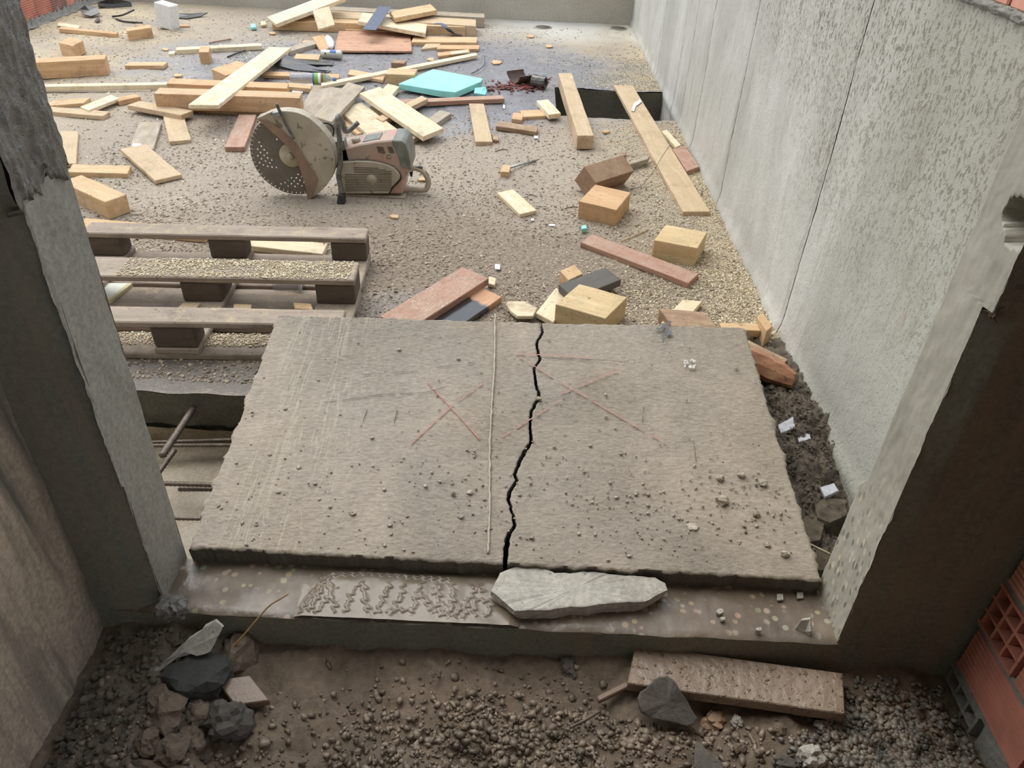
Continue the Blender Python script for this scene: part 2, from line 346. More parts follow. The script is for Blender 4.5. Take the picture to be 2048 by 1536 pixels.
    n.color(n.mix(m.outputs[0], base, srgb(52, 50, 50))); n.rough(n.mix(m.outputs[0], (0.75,)*3+(1,), (0.1,)*3+(1,))); n.b.inputs['Specular IOR Level'].default_value = 1.0; n.bump(n.noise(60, 5, 0.7), 0.15, 0.004); MAT['wood_tarred'] = n.m
mk_special()

# ------------------------------------------------------------------ mesh helpers
def link(o, parent=None):
    COL.objects.link(o)
    if parent is not None: o.parent = parent; o.matrix_parent_inverse = parent.matrix_world.inverted() if parent.type == 'EMPTY' or True else Matrix()
    return o
def tag(o, label=None, cat=None, group=None, kind=None):
    if label: o['label'] = label
    if cat: o['category'] = cat
    if group: o['group'] = group
    if kind: o['kind'] = kind
    return o
def mesh(name, verts, faces, mat, parent=None, mw=None, smooth=False):
    me = bpy.data.meshes.new(name); me.from_pydata([tuple(v) for v in verts], [], faces); me.validate(); me.update()
    bm = bmesh.new(); bm.from_mesh(me); bmesh.ops.recalc_face_normals(bm, faces=bm.faces); bm.to_mesh(me); bm.free()
    return mobj(name, me, mat, parent, mw, smooth)
def mobj(name, me, mat, parent=None, mw=None, smooth=False):
    if mat is not None and len(me.materials) == 0: me.materials.append(MAT[mat] if isinstance(mat, str) else mat)
    if smooth:
        me.polygons.foreach_set('use_smooth', [True]*len(me.polygons))
    o = bpy.data.objects.new(name, me); COL.objects.link(o)
    if mw is not None: o.matrix_world = mw
    if parent is not None:
        o.parent = parent; o.matrix_parent_inverse = parent.matrix_basis.inverted()
    return o
def empty(name, loc, label=None, cat=None, group=None, kind=None):
    o = bpy.data.objects.new(name, None); o.empty_display_size = 0.05; COL.objects.link(o); o.location = loc
    bpy.context.view_layer.update()
    return tag(o, label, cat, group, kind)
def bmobj(name, bm, mat, parent=None, mw=None, smooth=False):
    bmesh.ops.recalc_face_normals(bm, faces=bm.faces)
    me = bpy.data.meshes.new(name); bm.to_mesh(me); bm.free(); return mobj(name, me, mat, parent, mw, smooth)
def box(name, lo, hi, mat, parent=None, bevel=0.0, sub=0, disp=0.0, dscale=8.0):
    bm = bmesh.new(); bmesh.ops.create_cube(bm, size=1)
    lo = Vector(lo); hi = Vector(hi); c = (lo+hi)/2; s = hi-lo
    for v in bm.verts: v.co = Vector((c.x+v.co.x*s.x, c.y+v.co.y*s.y, c.z+v.co.z*s.z))
    if bevel: bmesh.ops.bevel(bm, geom=bm.edges[:], offset=bevel, segments=1, affect='EDGES')
    if sub: bmesh.ops.subdivide_edges(bm, edges=bm.edges[:], cuts=sub, use_grid_fill=True)
    if disp:
        for v in bm.verts: v.co += mnoise.noise_vector(v.co*dscale)*disp
    return bmobj(name, bm, mat, parent)
def prism(name, outline, vec, mat, parent=None, bevel=0.0, jit=0.0):
    """closed outline (world points) extruded along vec"""
    n = len(outline); vec = Vector(vec); bm = bmesh.new()
    a = [bm.verts.new(p) for p in outline]
    b = [bm.verts.new(Vector(p)+vec+Vector((random.uniform(-jit, jit), random.uniform(-jit, jit), random.uniform(-jit, jit)))) for p in outline]
    bm.faces.new(a); bm.faces.new(b[::-1])
    for i in range(n): bm.faces.new((a[i], a[(i+1) % n], b[(i+1) % n], b[i]))
    bmesh.ops.recalc_face_normals(bm, faces=bm.faces)
    if bevel: bmesh.ops.bevel(bm, geom=bm.edges[:], offset=bevel, segments=1, affect='EDGES')
    return bmobj(name, bm, mat, parent)
def tube(name, pts, rad, mat, parent=None, seg=8, ribs=False):
    pts = [Vector(p) for p in pts]; n = len(pts)
    rads = rad if hasattr(rad, '__len__') else [rad]*n
    verts = []; faces = []; prev = None
    for i, p in enumerate(pts):
        t = (pts[min(i+1, n-1)]-pts[max(i-1, 0)]).normalized()
        if prev is None:
            u = t.orthogonal().normalized()
        else:
            u = (prev - t*prev.dot(t)).normalized()
        prev = u; w = t.cross(u)
        for k in range(seg):
            a = 2*math.pi*k/seg; verts.append(p+(u*math.cos(a)+w*math.sin(a))*rads[i])
    for i in range(n-1):
        for k in range(seg):
            faces.append((i*seg+k, i*seg+(k+1) % seg, (i+1)*seg+(k+1) % seg, (i+1)*seg+k))
    faces.append(tuple(range(seg))[::-1]); faces.append(tuple((n-1)*seg+k for k in range(seg)))
    return mesh(name, verts, faces, mat, parent, smooth=True)
def curve_pts(ctrl, n=24):
    """Catmull-Rom through control points"""
    c = [Vector(p) for p in ctrl]; c = [2*c[0]-c[1]]+c+[2*c[-1]-c[-2]]; out = []
    m = len(c)-3
    for i in range(m):
        k = max(2, n//m)
        for j in range(k+(1 if i == m-1 else 0)):
            t = j/k; p0, p1, p2, p3 = c[i:i+4]
            out.append(0.5*((2*p1)+(p2-p0)*t+(2*p0-5*p1+4*p2-p3)*t*t+(3*p1-p0-3*p2+p3)*t**3))
    return out
def grid(name, fn, nu, nv, mat, parent=None, smooth=True):
    verts = [fn(i/nu, j/nv) for j in range(nv+1) for i in range(nu+1)]
    faces = [(j*(nu+1)+i, j*(nu+1)+i+1, (j+1)*(nu+1)+i+1, (j+1)*(nu+1)+i) for j in range(nv) for i in range(nu)]
    me = bpy.data.meshes.new(name); me.from_pydata([tuple(v) for v in verts], [], faces); me.update()
    return mobj(name, me, mat, parent, smooth=smooth)
def fb(v, oct=4, H=0.6): return mnoise.fractal(Vector(v), H, 2.0, oct)

# ================================================================== SETTING
def st(o, label, cat=None):
    tag(o, label, cat or o.name.split('.')[0].split('_')[0], kind='structure'); return o
WALLX = 0.965; BACKY = 7.9; LEFTX = -4.104
# --- far floor, with the square hole by the right wall
def floor_h(x, y):
    return 0.006*fb((x*2.1, y*2.1, 3)) + 0.003*fb((x*11, y*11, 8), 3)
HX0, HX1, HY0, HY1 = 0.2, WALLX, 4.93, 5.6
def far_floor():
    xs = np.linspace(LEFTX-0.1, WALLX, 190); ys = np.concatenate([np.linspace(1.885, 4.0, 110), np.linspace(4.02, BACKY+0.05, 130)])
    xs[np.abs(xs-HX0).argmin()] = HX0
    ys[np.abs(ys-HY0).argmin()] = HY0; ys[np.abs(ys-HY1).argmin()] = HY1
    nx, ny = len(xs), len(ys); V = []
    for y in ys:
        for x in xs:
            e = 0.012*mnoise.noise(Vector((x*9, y*9, 0))) if y < 1.89 else 0
            j = Vector((0, 0))
            if abs(y-HY0) < 1e-6 or abs(y-HY1) < 1e-6: j.y = 0.02*mnoise.noise(Vector((x*7, y, 4)))
            V.append((x, y+e+j.y, floor_h(x, y)))
    F = []
    for j in range(ny-1):
        for i in range(nx-1):
            cx = (xs[i]+xs[i+1])/2; cy = (ys[j]+ys[j+1])/2
            if HX0 < cx < HX1 and HY0 < cy < HY1: continue
            F.append((j*nx+i, j*nx+i+1, (j+1)*nx+i+1, (j+1)*nx+i))
    return mesh('floor', V, F, 'floor', smooth=True)
fl = st(far_floor(), 'dusty wet concrete floor strewn with sawdust behind the broken slab', 'floor')
# shaft of the square hole
hs = empty('floor_pit', (HX0, HY0, -0.5), 'dark square shaft in the floor against the right wall', 'pit', kind='structure')
T = 0.06
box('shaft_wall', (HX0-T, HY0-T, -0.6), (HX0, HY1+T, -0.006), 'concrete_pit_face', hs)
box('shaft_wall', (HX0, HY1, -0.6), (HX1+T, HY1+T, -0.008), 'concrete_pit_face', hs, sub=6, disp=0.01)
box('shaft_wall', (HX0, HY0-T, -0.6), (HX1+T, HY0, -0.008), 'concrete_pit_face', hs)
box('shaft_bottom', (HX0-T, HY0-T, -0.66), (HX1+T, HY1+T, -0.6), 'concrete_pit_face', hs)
# --- pit between threshold and far floor
PITZ = -0.2
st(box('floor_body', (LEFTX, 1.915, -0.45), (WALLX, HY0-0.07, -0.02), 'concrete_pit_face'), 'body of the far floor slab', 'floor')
def pit():
    root = empty('trench', (0, 1.6, PITZ), 'shallow excavated trench between the doorway threshold and the far floor', 'trench', kind='structure')
    grid('trench_floor', lambda u, v: (-2.0+u*(WALLX+2.0), 1.2+v*0.75, PITZ+0.008*fb((u*14, v*4, 1))+0.02*v), 90, 24, 'concrete_pit', root)
    # broken edge of the far floor: two layers
    def face(u, v):
        x = -2.0+u*(WALLX+2.0); z = -v*0.125
        return (x, 1.885+0.012*mnoise.noise(Vector((x*9, 1.885*9, 0)))-0.006+0.012*fb((x*8, z*20, 2))*v, z+0.002+floor_h(x, 1.885)*(1-v))
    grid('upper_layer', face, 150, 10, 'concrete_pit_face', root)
    grid('lower_layer', lambda u, v: (-2.0+u*(WALLX+2.0), 1.865+0.01*fb((u*30, v*2, 5))-0.0*v, -0.125-v*0.09), 90, 5, 'concrete_pit', root)
    return root
pit_root = pit()
# wet rubble bed by the right wall
def bed_h(x, y):
    t = max(0.0, min(1.0, (y-1.45)/0.45)); t = t*t*(3-2*t); f = max(0.0, min(1.0, (y-2.15)/0.22))
    return -0.08+0.088*t+(0.05-0.028*t)*fb((x*9, y*9, 2), 5)*(1-0.6*f)+0.014*fb((x*40, y*40, 2), 3)+0.02*(x-0.55)/0.4-0.025*f
o = grid('wet_rubble', lambda u, v: (0.55+u*(WALLX+0.01-0.55), 1.24+v*1.13, bed_h(0.55+u*(WALLX-0.55), 1.24+v*1.13)), 90, 210, 'wet_rubble'); tag(o, 'glistening wet rubble filling the gap between slab and right wall', 'rubble', kind='stuff')
pw = [W(x, y, -0.055) for x, y in ((1578, 905), (1612, 915), (1640, 935), (1625, 962), (1600, 985), (1578, 960))]
o = prism('puddle', pw, (0, 0, -0.004), 'muddy_water'); tag(o, 'small muddy puddle in the wet rubble right of slab', 'puddle')

# --- threshold (cut foot of the wall)
XL, XR = -0.765, 0.757; Y0, Y1 = 1.08, 1.235
def thr(u, v):
    x = -1.2+u*2.3; y = Y0+v*(Y1-Y0)
    z = 0.004*fb((x*7, y*7, 1))+0.0015*fb((x*50, y*50, 1))
    if v == 0: z -= 0.004; y += 0.004*mnoise.noise(Vector((x*12, 0, 0)))
    return (x, y, z)
root = empty('threshold', (0, 1.15, 0), 'cut concrete threshold of the doorway covered in brown slurry', 'threshold', kind='structure')
grid('threshold_top', thr, 230, 16, 'threshold', root)
grid('threshold_front', lambda u, v: (-1.2+u*2.3, Y0+0.004*mnoise.noise(Vector(((-1.2+u*2.3)*12, 0, 0)))*(1-v)-0.015*v*v+0.004*fb((u*20, v*3, 4)), -0.003-v*0.2), 120, 10, 'concrete_face_dark', root)
grid('threshold_back', lambda u, v: (-1.2+u*2.3, Y1, -v*0.26), 60, 3, 'concrete_pit_face', root)

# --- mud smear with finger ridges on the threshold
RIDGE = [[(650, 1128), (643, 1160), (628, 1185), (600, 1225)], [(645, 1165), (640, 1190), (622, 1215)], [(640, 1182), (620, 1222)], [(658, 1150), (660, 1192), (642, 1215), (634, 1224)], [(660, 1195), (672, 1205), (668, 1222)], [(660, 1180), (668, 1178)],
         [(718, 1170), (702, 1190), (692, 1222)], [(727, 1170), (730, 1200), (735, 1225)], [(780, 1170), (765, 1200), (755, 1225)], [(808, 1170), (803, 1195), (790, 1210)], [(845, 1165), (832, 1192), (832, 1205), (825, 1225)], [(842, 1190), (855, 1205), (857, 1222)],
         [(878, 1172), (877, 1205), (868, 1225)], [(872, 1174), (866, 1188)], [(903, 1172), (908, 1195), (900, 1225)], [(960, 1172), (945, 1192), (930, 1208), (915, 1225)], [(945, 1175), (968, 1185)], [(772, 1227), (800, 1221), (825, 1223)],
         [(655, 1150), (730, 1146), (800, 1150), (900, 1160)], [(870, 1215), (885, 1210), (895, 1222)], [(890, 1214), (883, 1232)], [(920, 1212), (912, 1234)], [(935, 1212), (927, 1236)], [(905, 1214), (898, 1234)], [(950, 1200), (948, 1230)], [(950, 1201), (985, 1205), (975, 1232)]]
def mud():
    segs = []
    for pl in RIDGE:
        q = [W(x, y, 0.005) for x, y in pl]
        for a, b in zip(q[:-1], q[1:]): segs.append((a.x, a.y, b.x, b.y))
    S = np.array(segs)
    A = W(598, 1228, 0); B = W(1010, 1250, 0); nx, ny = 260, 90
    x0, x1 = A.x-0.01, B.x+0.03; y0, y1 = Y0+0.003, Y1-0.012
    gx, gy = np.meshgrid(np.linspace(x0, x1, nx), np.linspace(y0, y1, ny))
    H = np.zeros_like(gx)
    wx = 0.0035*np.sin(gy*260+gx*90)+0.003*np.sin(gx*170+gy*400); wyy = 0.003*np.sin(gx*300-gy*120)
    ox, oy = gx, gy; gx, gy = gx+wx, gy+wyy
    for ax, ay, bx, by in S:
        dx, dy = bx-ax, by-ay; L = dx*dx+dy*dy+1e-9
        t = np.clip(((gx-ax)*dx+(gy-ay)*dy)/L, 0, 1); d = np.hypot(gx-ax-t*dx, gy-ay-t*dy)
        wd_ = 0.0026+0.0022*abs(math.sin(ax*210+ay*57)); H = np.maximum(H, np.exp(-(d/wd_)**2)*0.0034)
    gx, gy = ox, oy
    e = np.minimum.reduce([gx-x0-0.05*(gy-y0)/(y1-y0), x1-gx, (y1-gy)*1.5, np.full_like(gx, 0.03)])
    Z = 0.0055*np.clip(e/0.02, -0.5, 1)+0.001+H
    V = [(gx[j, i], gy[j, i], Z[j, i]+0.0015*mnoise.noise(Vector((gx[j, i]*30, gy[j, i]*30, 2)))) for j in range(ny) for i in range(nx)]
    F = [(j*nx+i, j*nx+i+1, (j+1)*nx+i+1, (j+1)*nx+i) for j in range(ny-1) for i in range(nx-1)]
    o = mesh('mud_smear', V, F, 'wet_mud', smooth=True); tag(o, 'smear of wet mud with branching finger ridges on the threshold', 'mud', kind='stuff')
mud()

# --- cut concrete wall with the doorway: left pier
ZT = 2.3
def pier(name, label, xj, xo, faces):
    r = empty(name, ((xj+xo)/2, 1.16, -0.2), label, 'wall', kind='structure'); return r
pl = pier('wall_front_left', 'cut concrete pier left of the doorway, wet and rough above', XL, -2.0, None)
def jamb_left(u, v):
    z = -0.02+v*(0.97+0.02); y = Y0+0.03*0+u*(1.242-Y0)
    x = XL+0.0035*fb((y*9, z*5, 1))
    front = 0.012*fb((z*9, 2, 3), 5)+ (0.03 if z > 0.36 else 0.045)
    if u < 0.15: y += front*(1-u/0.15)*0.6
    return (x, y, z)
grid('jamb_face', jamb_left, 30, 150, 'concrete_jamb', pl)
def jamb_left_top(u, v):
    z = 0.955+v*(ZT-0.955); y = Y0-0.0+u*(1.245-Y0)
    edge = 0.008*fb((y*30, 3, 3))
    x = XL+0.004+0.006*fb((y*16, z*6, 1), 6)+0.003*fb((y*70, z*26, 1), 3)
    if v == 0: x = XL-0.02; z += 0
    if u == 1: y += 0.007*fb((z*16, 1, 9), 5)
    return (x, y, z+ (edge*4 if v < 0.02 else 0))
grid('jamb_rough_face', jamb_left_top, 50, 190, 'concrete_wet_rough', pl)
def front_left(u, v):
    z = -0.25+v*(ZT+0.25); x = -2.0+u*(XL+2.0)
    y = Y0+0.006*fb((x*6, z*3, 1))
    if u > 0.9: y += ((u-0.9)/0.1)**2*(0.03 if z < 0.96 else 0.0)
    if z > 0.96: x += (0.004+0.005*fb((z*16, 4, 2), 4))*u
    return (x, y, z)
grid('front_face', front_left, 60, 130, 'concrete_face_dark', pl)
grid('rear_face', lambda u, v: (-2.0+u*(XL+2.0), 1.243, -0.25+v*(ZT+0.25)), 8, 20, 'concrete_jamb', pl)
# right pier
pr = pier('wall_front_right', 'cut concrete pier right of the doorway showing speckled aggregate', XR, 1.3, None)
def jr_back(z):
    # far edge of the jamb, broken away between knee and waist height
    if z < 0.34: return 1.24
    if z < 0.37: return 1.24-0.02*(z-0.34)/0.03
    return 1.22
def jfront(z): return (Y0+0.004+0.022*max(0, z)/0.86) if z < 0.855 else Y0-0.002
def jamb_right(u, v):
    z = -0.02+v*(ZT+0.02); f = jfront(z); y = f+u*(jr_back(z)-f)+0.004*fb((z*14, u*2, 6))*(1 if u in (0, 1) else 0)
    x = XR+0.003*fb((y*9, z*6, 4)) + (0.004 if u == 1 else 0)
    d = math.hypot((y-1.10)/0.055, (z-1.0)/0.035)*(1+0.3*mnoise.noise(Vector((y*30, z*30, 1))))
    if d < 1: x += 0.05+0.02*mnoise.noise(Vector((y*40, z*40, 3)))
    return (x, y, z)
grid('jamb_face', jamb_right, 44, 420, 'jamb_agg', pr)
# small broken lip where the cut steps forward
def lip(u, v):
    a = v*math.pi; r = (0.012+0.007*fb((u*8, v*4, 2), 4))
    return (XR+0.002-r*math.sin(a)*0.8+0.012, Y0-0.004+u*0.07, 0.855-0.014*math.cos(a)+0.01*fb((u*7, 1, 3)))
grid('broken_lip', lip, 24, 8, 'concrete_rubble_brown', pr)
def front_right(u, v):
    z = -0.25+v*(ZT+0.25); x0 = XR-0.001
    x = x0+u*(1.35-x0); y = Y0+0.003*fb((x*6, z*3, 7)) if u > 0.08 else jfront(z)+0.003*fb((x*6, z*3, 7))*u/0.08+(Y0-jfront(z))*u/0.08
    return (x, y, z)
grid('front_face', front_right, 70, 260, 'concrete_face_dark', pr)
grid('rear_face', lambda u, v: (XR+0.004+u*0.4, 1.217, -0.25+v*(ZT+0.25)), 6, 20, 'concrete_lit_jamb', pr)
# lintel over the doorway
st(box('wall_front_lintel', (-2.0, Y0, 2.15), (1.35, 1.24, 2.6), 'concrete_jamb'), 'concrete lintel above the doorway', 'wall')

# unseen facade above and to the left, added to block sky light on front faces
st(box('wall_front_upper', (-5.2, Y0, 2.6), (2.2, 1.24, 4.6), 'concrete_jamb'), 'unseen concrete facade above the doorway, added to block sky light', 'wall')
st(box('wall_front_far_left', (-5.2, Y0, -0.3), (-2.0, 1.24, 2.6), 'concrete_jamb'), 'unseen concrete facade left of the doorway pier, added to block sky light', 'wall')
# --- interior shell around the camera
st(grid('wall_left', lambda u, v: (-0.905+0.012*fb((u*9, v*5, 1), 5)-0.05*u*0, Y0+0.02-u*3.6, -0.3+v*2.8), 160, 110, 'concrete_inner_left'), 'patchy brown concrete side wall left of the doorway', 'wall')
st(box('ceiling', (-1.1, -2.6, 2.45), (1.4, 1.24, 2.6), 'concrete_jamb'), 'concrete ceiling of the passage above the camera', 'ceiling')

st(box('wall_passage_end', (-1.1, -2.75, -0.3), (1.3, -2.6, 2.6), 'concrete_jamb'), 'unseen concrete wall behind the camera, added to cut light from the passage', 'wall')  # unseen end wall, added to reduce fill light from behind the camera
def near_h(x, y):
    h = -0.105+0.02*fb((x*5, y*5, 1), 5)+0.007*fb((x*22, y*22, 3), 4)
    h += 0.05*max(0, (y-0.98)/0.1)*0.35
    h += 0.05*math.exp(-((x+0.78)/0.16)**2)      # heap along the left wall
    h += 0.03*math.exp(-(((x-0.85)/0.2)**2+((y-0.72)/0.12)**2))
    return h
st(grid('floor_near', lambda u, v: (-0.98+u*2.1, -0.6+v*1.72, near_h(-0.98+u*2.1, -0.6+v*1.72)), 240, 200, 'mud'), 'muddy gravel ground in front of the threshold', 'floor')
st(box('floor_passage', (-1.0, -2.6, -0.2), (1.2, -0.58, -0.13), 'mud'), 'muddy ground of the passage behind the camera', 'floor')

# --- right wall: formwork panels with open joints
wr = empty('wall_right', (WALLX, 4, 0), 'tall grey concrete wall on the right with formwork joints', 'wall', kind='structure')
JY = [1.217, 2.416, 3.6, 4.42, 4.86, 5.19, 6.0, 6.9, BACKY+0.1]
box('backing', (WALLX+0.012, 1.2, -0.3), (WALLX+0.2, BACKY+0.2, 1.184), 'concrete_face_dark', wr)
for k in range(len(JY)-1):
    a, b = JY[k]+(0.0028 if k else 0), JY[k+1]-0.0028
    nu = max(16, int((b-a)*55))
    def pf(u, v, a=a, b=b, k=k):
        y = a+u*(b-a); z = -0.3+v*1.485
        x = WALLX+0.004*fb((y*2, z*2, 1))+0.0015*fb((y*24, z*24, 3), 3)
        if u in (0, 1): y += 0.0009*mnoise.noise(Vector((z*22, k, 1))); x += 0.004
        # skirt of laitance at the foot
        x -= 0.02*math.exp(-((z-0.0)/0.035)**2)*(0.6+0.6*mnoise.noise(Vector((y*9, 0, 2))))
        return (x, y, z)
    g = grid('panel', pf, nu, 80, 'wall_right', wr)
# mortar bed and bricks on top of the wall (near end)
for k in range(3):
    y = 1.22+k*0.255
    box('brick', (WALLX-0.006, y, 1.2), (WALLX+0.15, y+0.245, 1.385), 'brick_pale', wr, bevel=0.004)
def mort(u, v):
    y = 1.22+u*0.85; a = v*math.pi; r = 0.010+0.009*fb((y*26, v*5, 2), 5)
    return (WALLX-0.002-r*math.sin(a)*0.9, y, 1.191+0.011*math.cos(a)*-1+0.005*fb((y*16, 1, 1)))
grid('mortar_bed', mort, 140, 10, 'mortar', wr)

# --- back wall and low brick wall at the left
st(grid('wall_back', lambda u, v: (LEFTX-0.2+u*(WALLX-LEFTX+0.2), BACKY+0.004*fb((u*20, v*3, 1)), -0.1+v*0.48), 120, 20, 'concrete_back'), 'low grey concrete wall closing the far end', 'wall')
st(box('wall_back_core', (LEFTX-0.2, BACKY+0.01, -0.1), (WALLX+0.2, BACKY+0.18, 0.378), 'concrete_back'), 'core of the low far wall', 'wall')
wl = empty('wall_left_brick', (LEFTX, 7, 0), 'low wall of ribbed red hollow bricks at the far left', 'wall', kind='structure')
def ribbed_brick_mesh(L, Hh, D, ribs=10, depth=0.006):
    prof = []
    for k in range(ribs):
        z0 = Hh*k/ribs; z1 = Hh*(k+1)/ribs; g = (z1-z0)*0.28
        prof += [(0, z0+g*0.5), (0, z1-g*0.5), (-depth, z1-g*0.3), (-depth, z1+g*0.3)]
    prof = prof[:-2]
    V = []; n = len(prof)+2
    for y in (0, L):
        for x, z in prof: V.append((x, y, z))
        V.append((-D, y, prof[-1][1])); V.append((-D, y, prof[0][1]))
    F = [(i, (i+1) % n, n+(i+1) % n, n+i) for i in range(n)]+[tuple(range(n))[::-1], tuple(range(n, 2*n))]
    me = bpy.data.meshes.new('ribbed_brick'); me.from_pydata(V, [], F)
    bm = bmesh.new(); bm.from_mesh(me); bmesh.ops.recalc_face_normals(bm, faces=bm.faces); bm.to_mesh(me); bm.free(); return me
bme = {}
for m in ('brick_red', 'brick_pale', 'brick_grey'):
    me = ribbed_brick_mesh(0.236, 0.185, 0.12, 11); me.materials.append(MAT[m]); bme[m] = me
seq = ['brick_red', 'brick_red', 'brick_red', 'brick_grey', 'brick_pale', 'brick_red', 'brick_grey', 'brick_red', 'brick_red', 'brick_red']
for c in range(2):
    for k in range(9):
        y = 6.42+k*0.243-(0.12 if c else 0)
        if y > 7.75: continue
        m = seq[(k+3*c) % 10]
        b = mobj('brick', bme[m], None, wl); b.matrix_world = Matrix.Translation((LEFTX+0.006, y, 0.002+c*0.2)); 
box('mortar_joint', (LEFTX-0.1, 6.3, 0.186), (LEFTX+0.001, 7.85, 0.203), 'mortar', wl)
def mskirt(u, v):
    y = 6.3+u*1.6; return (LEFTX+0.005+v*(0.09+0.05*fb((y*7, 1, 1))), y, 0.03*(1-v)**1.5+0.02*fb((y*20, v*4, 3), 4)*(1-v)*2+0.003)
o = grid('mortar_spill', mskirt, 120, 10, 'mortar', wl)

# --- interior hollow-brick wall on the right
wb = empty('wall_right_brick', (1.03, 0.5, -0.1), 'hollow red brick wall in the passage at lower right', 'wall', kind='structure')
BX = 1.03; CH = 0.125
def holes_brick(y0, y1, z0, z1, rows, cols, mat, muddy=False):
    """hollow brick, cells open towards -x"""
    bm = bmesh.new(); t = 0.007
    def bx(lo, hi):
        g = bmesh.ops.create_cube(bm, size=1); lo = Vector(lo); hi = Vector(hi); c = (lo+hi)/2; s = hi-lo
        for v in g['verts']: v.co = Vector((c.x+v.co.x*s.x, c.y+v.co.y*s.y, c.z+v.co.z*s.z)) + mnoise.noise_vector(v.co*7+c*31)*0.0016
    for k in range(rows+1):
        z = z0+(z1-z0-t)*k/rows; bx((BX, y0, z), (BX+0.11, y1, z+t))
    for k in range(cols+1):
        y = y0+(y1-y0-t)*k/cols; bx((BX+0.001, y, z0), (BX+0.11, y+t, z1))
    o = bmobj('brick', bm, mat, wb)
    box('brick_core', (BX+0.085, y0+0.002, z0+0.002), (BX+0.112, y1-0.002, z1-0.002), 'brick_hole_shade', wb)  # dark back panel, paints the shade deep inside the cells
    return o
heads = [0.945, 1.082, 0.952, 1.08, 0.95, 1.08]
sm_ = {}
for c in range(12):
    z0 = -0.175+c*(CH+0.014)
    e = heads[c % 2] if c > 1 else heads[c]
    m = 'brick_grey' if c == 0 else 'brick_red'
    if c == 0: m = 'mortar'
    holes_brick(e, e+0.25 if e < 1 else e+0.12, z0, z0+CH, 3, 6 if e < 1 else 3, m)
    y = e-0.014; k = 0
    while y > -0.7:
        L = 0.25
        if c == 0 and k == 0:
            box('mortar_patch', (BX+0.006, y-0.3, z0), (BX+0.1, y, z0+CH), 'mortar', wb, sub=6, disp=0.012, dscale=14)
        else:
            key = 'rb%d' % (0 if c < 3 else (c+k) % 2)
            if key not in sm_:
                me = ribbed_brick_mesh(L, CH, 0.11, 9, 0.004); me.materials.append(MAT['brick_red' if key == 'rb0' else 'brick_pale']); sm_[key] = me
            b = mobj('brick', sm_[key], None, wb); b.matrix_world = Matrix.Translation((BX+0.002, y, z0)) @ Matrix.Rotation(math.pi, 4, 'Z')
        y -= L+0.012; k += 1
    box('mortar_joint', (BX+0.006, -0.7, z0+CH-0.002), (BX+0.1, 1.1, z0+CH+0.016), 'mortar', wb, sub=3, disp=0.004, dscale=30)

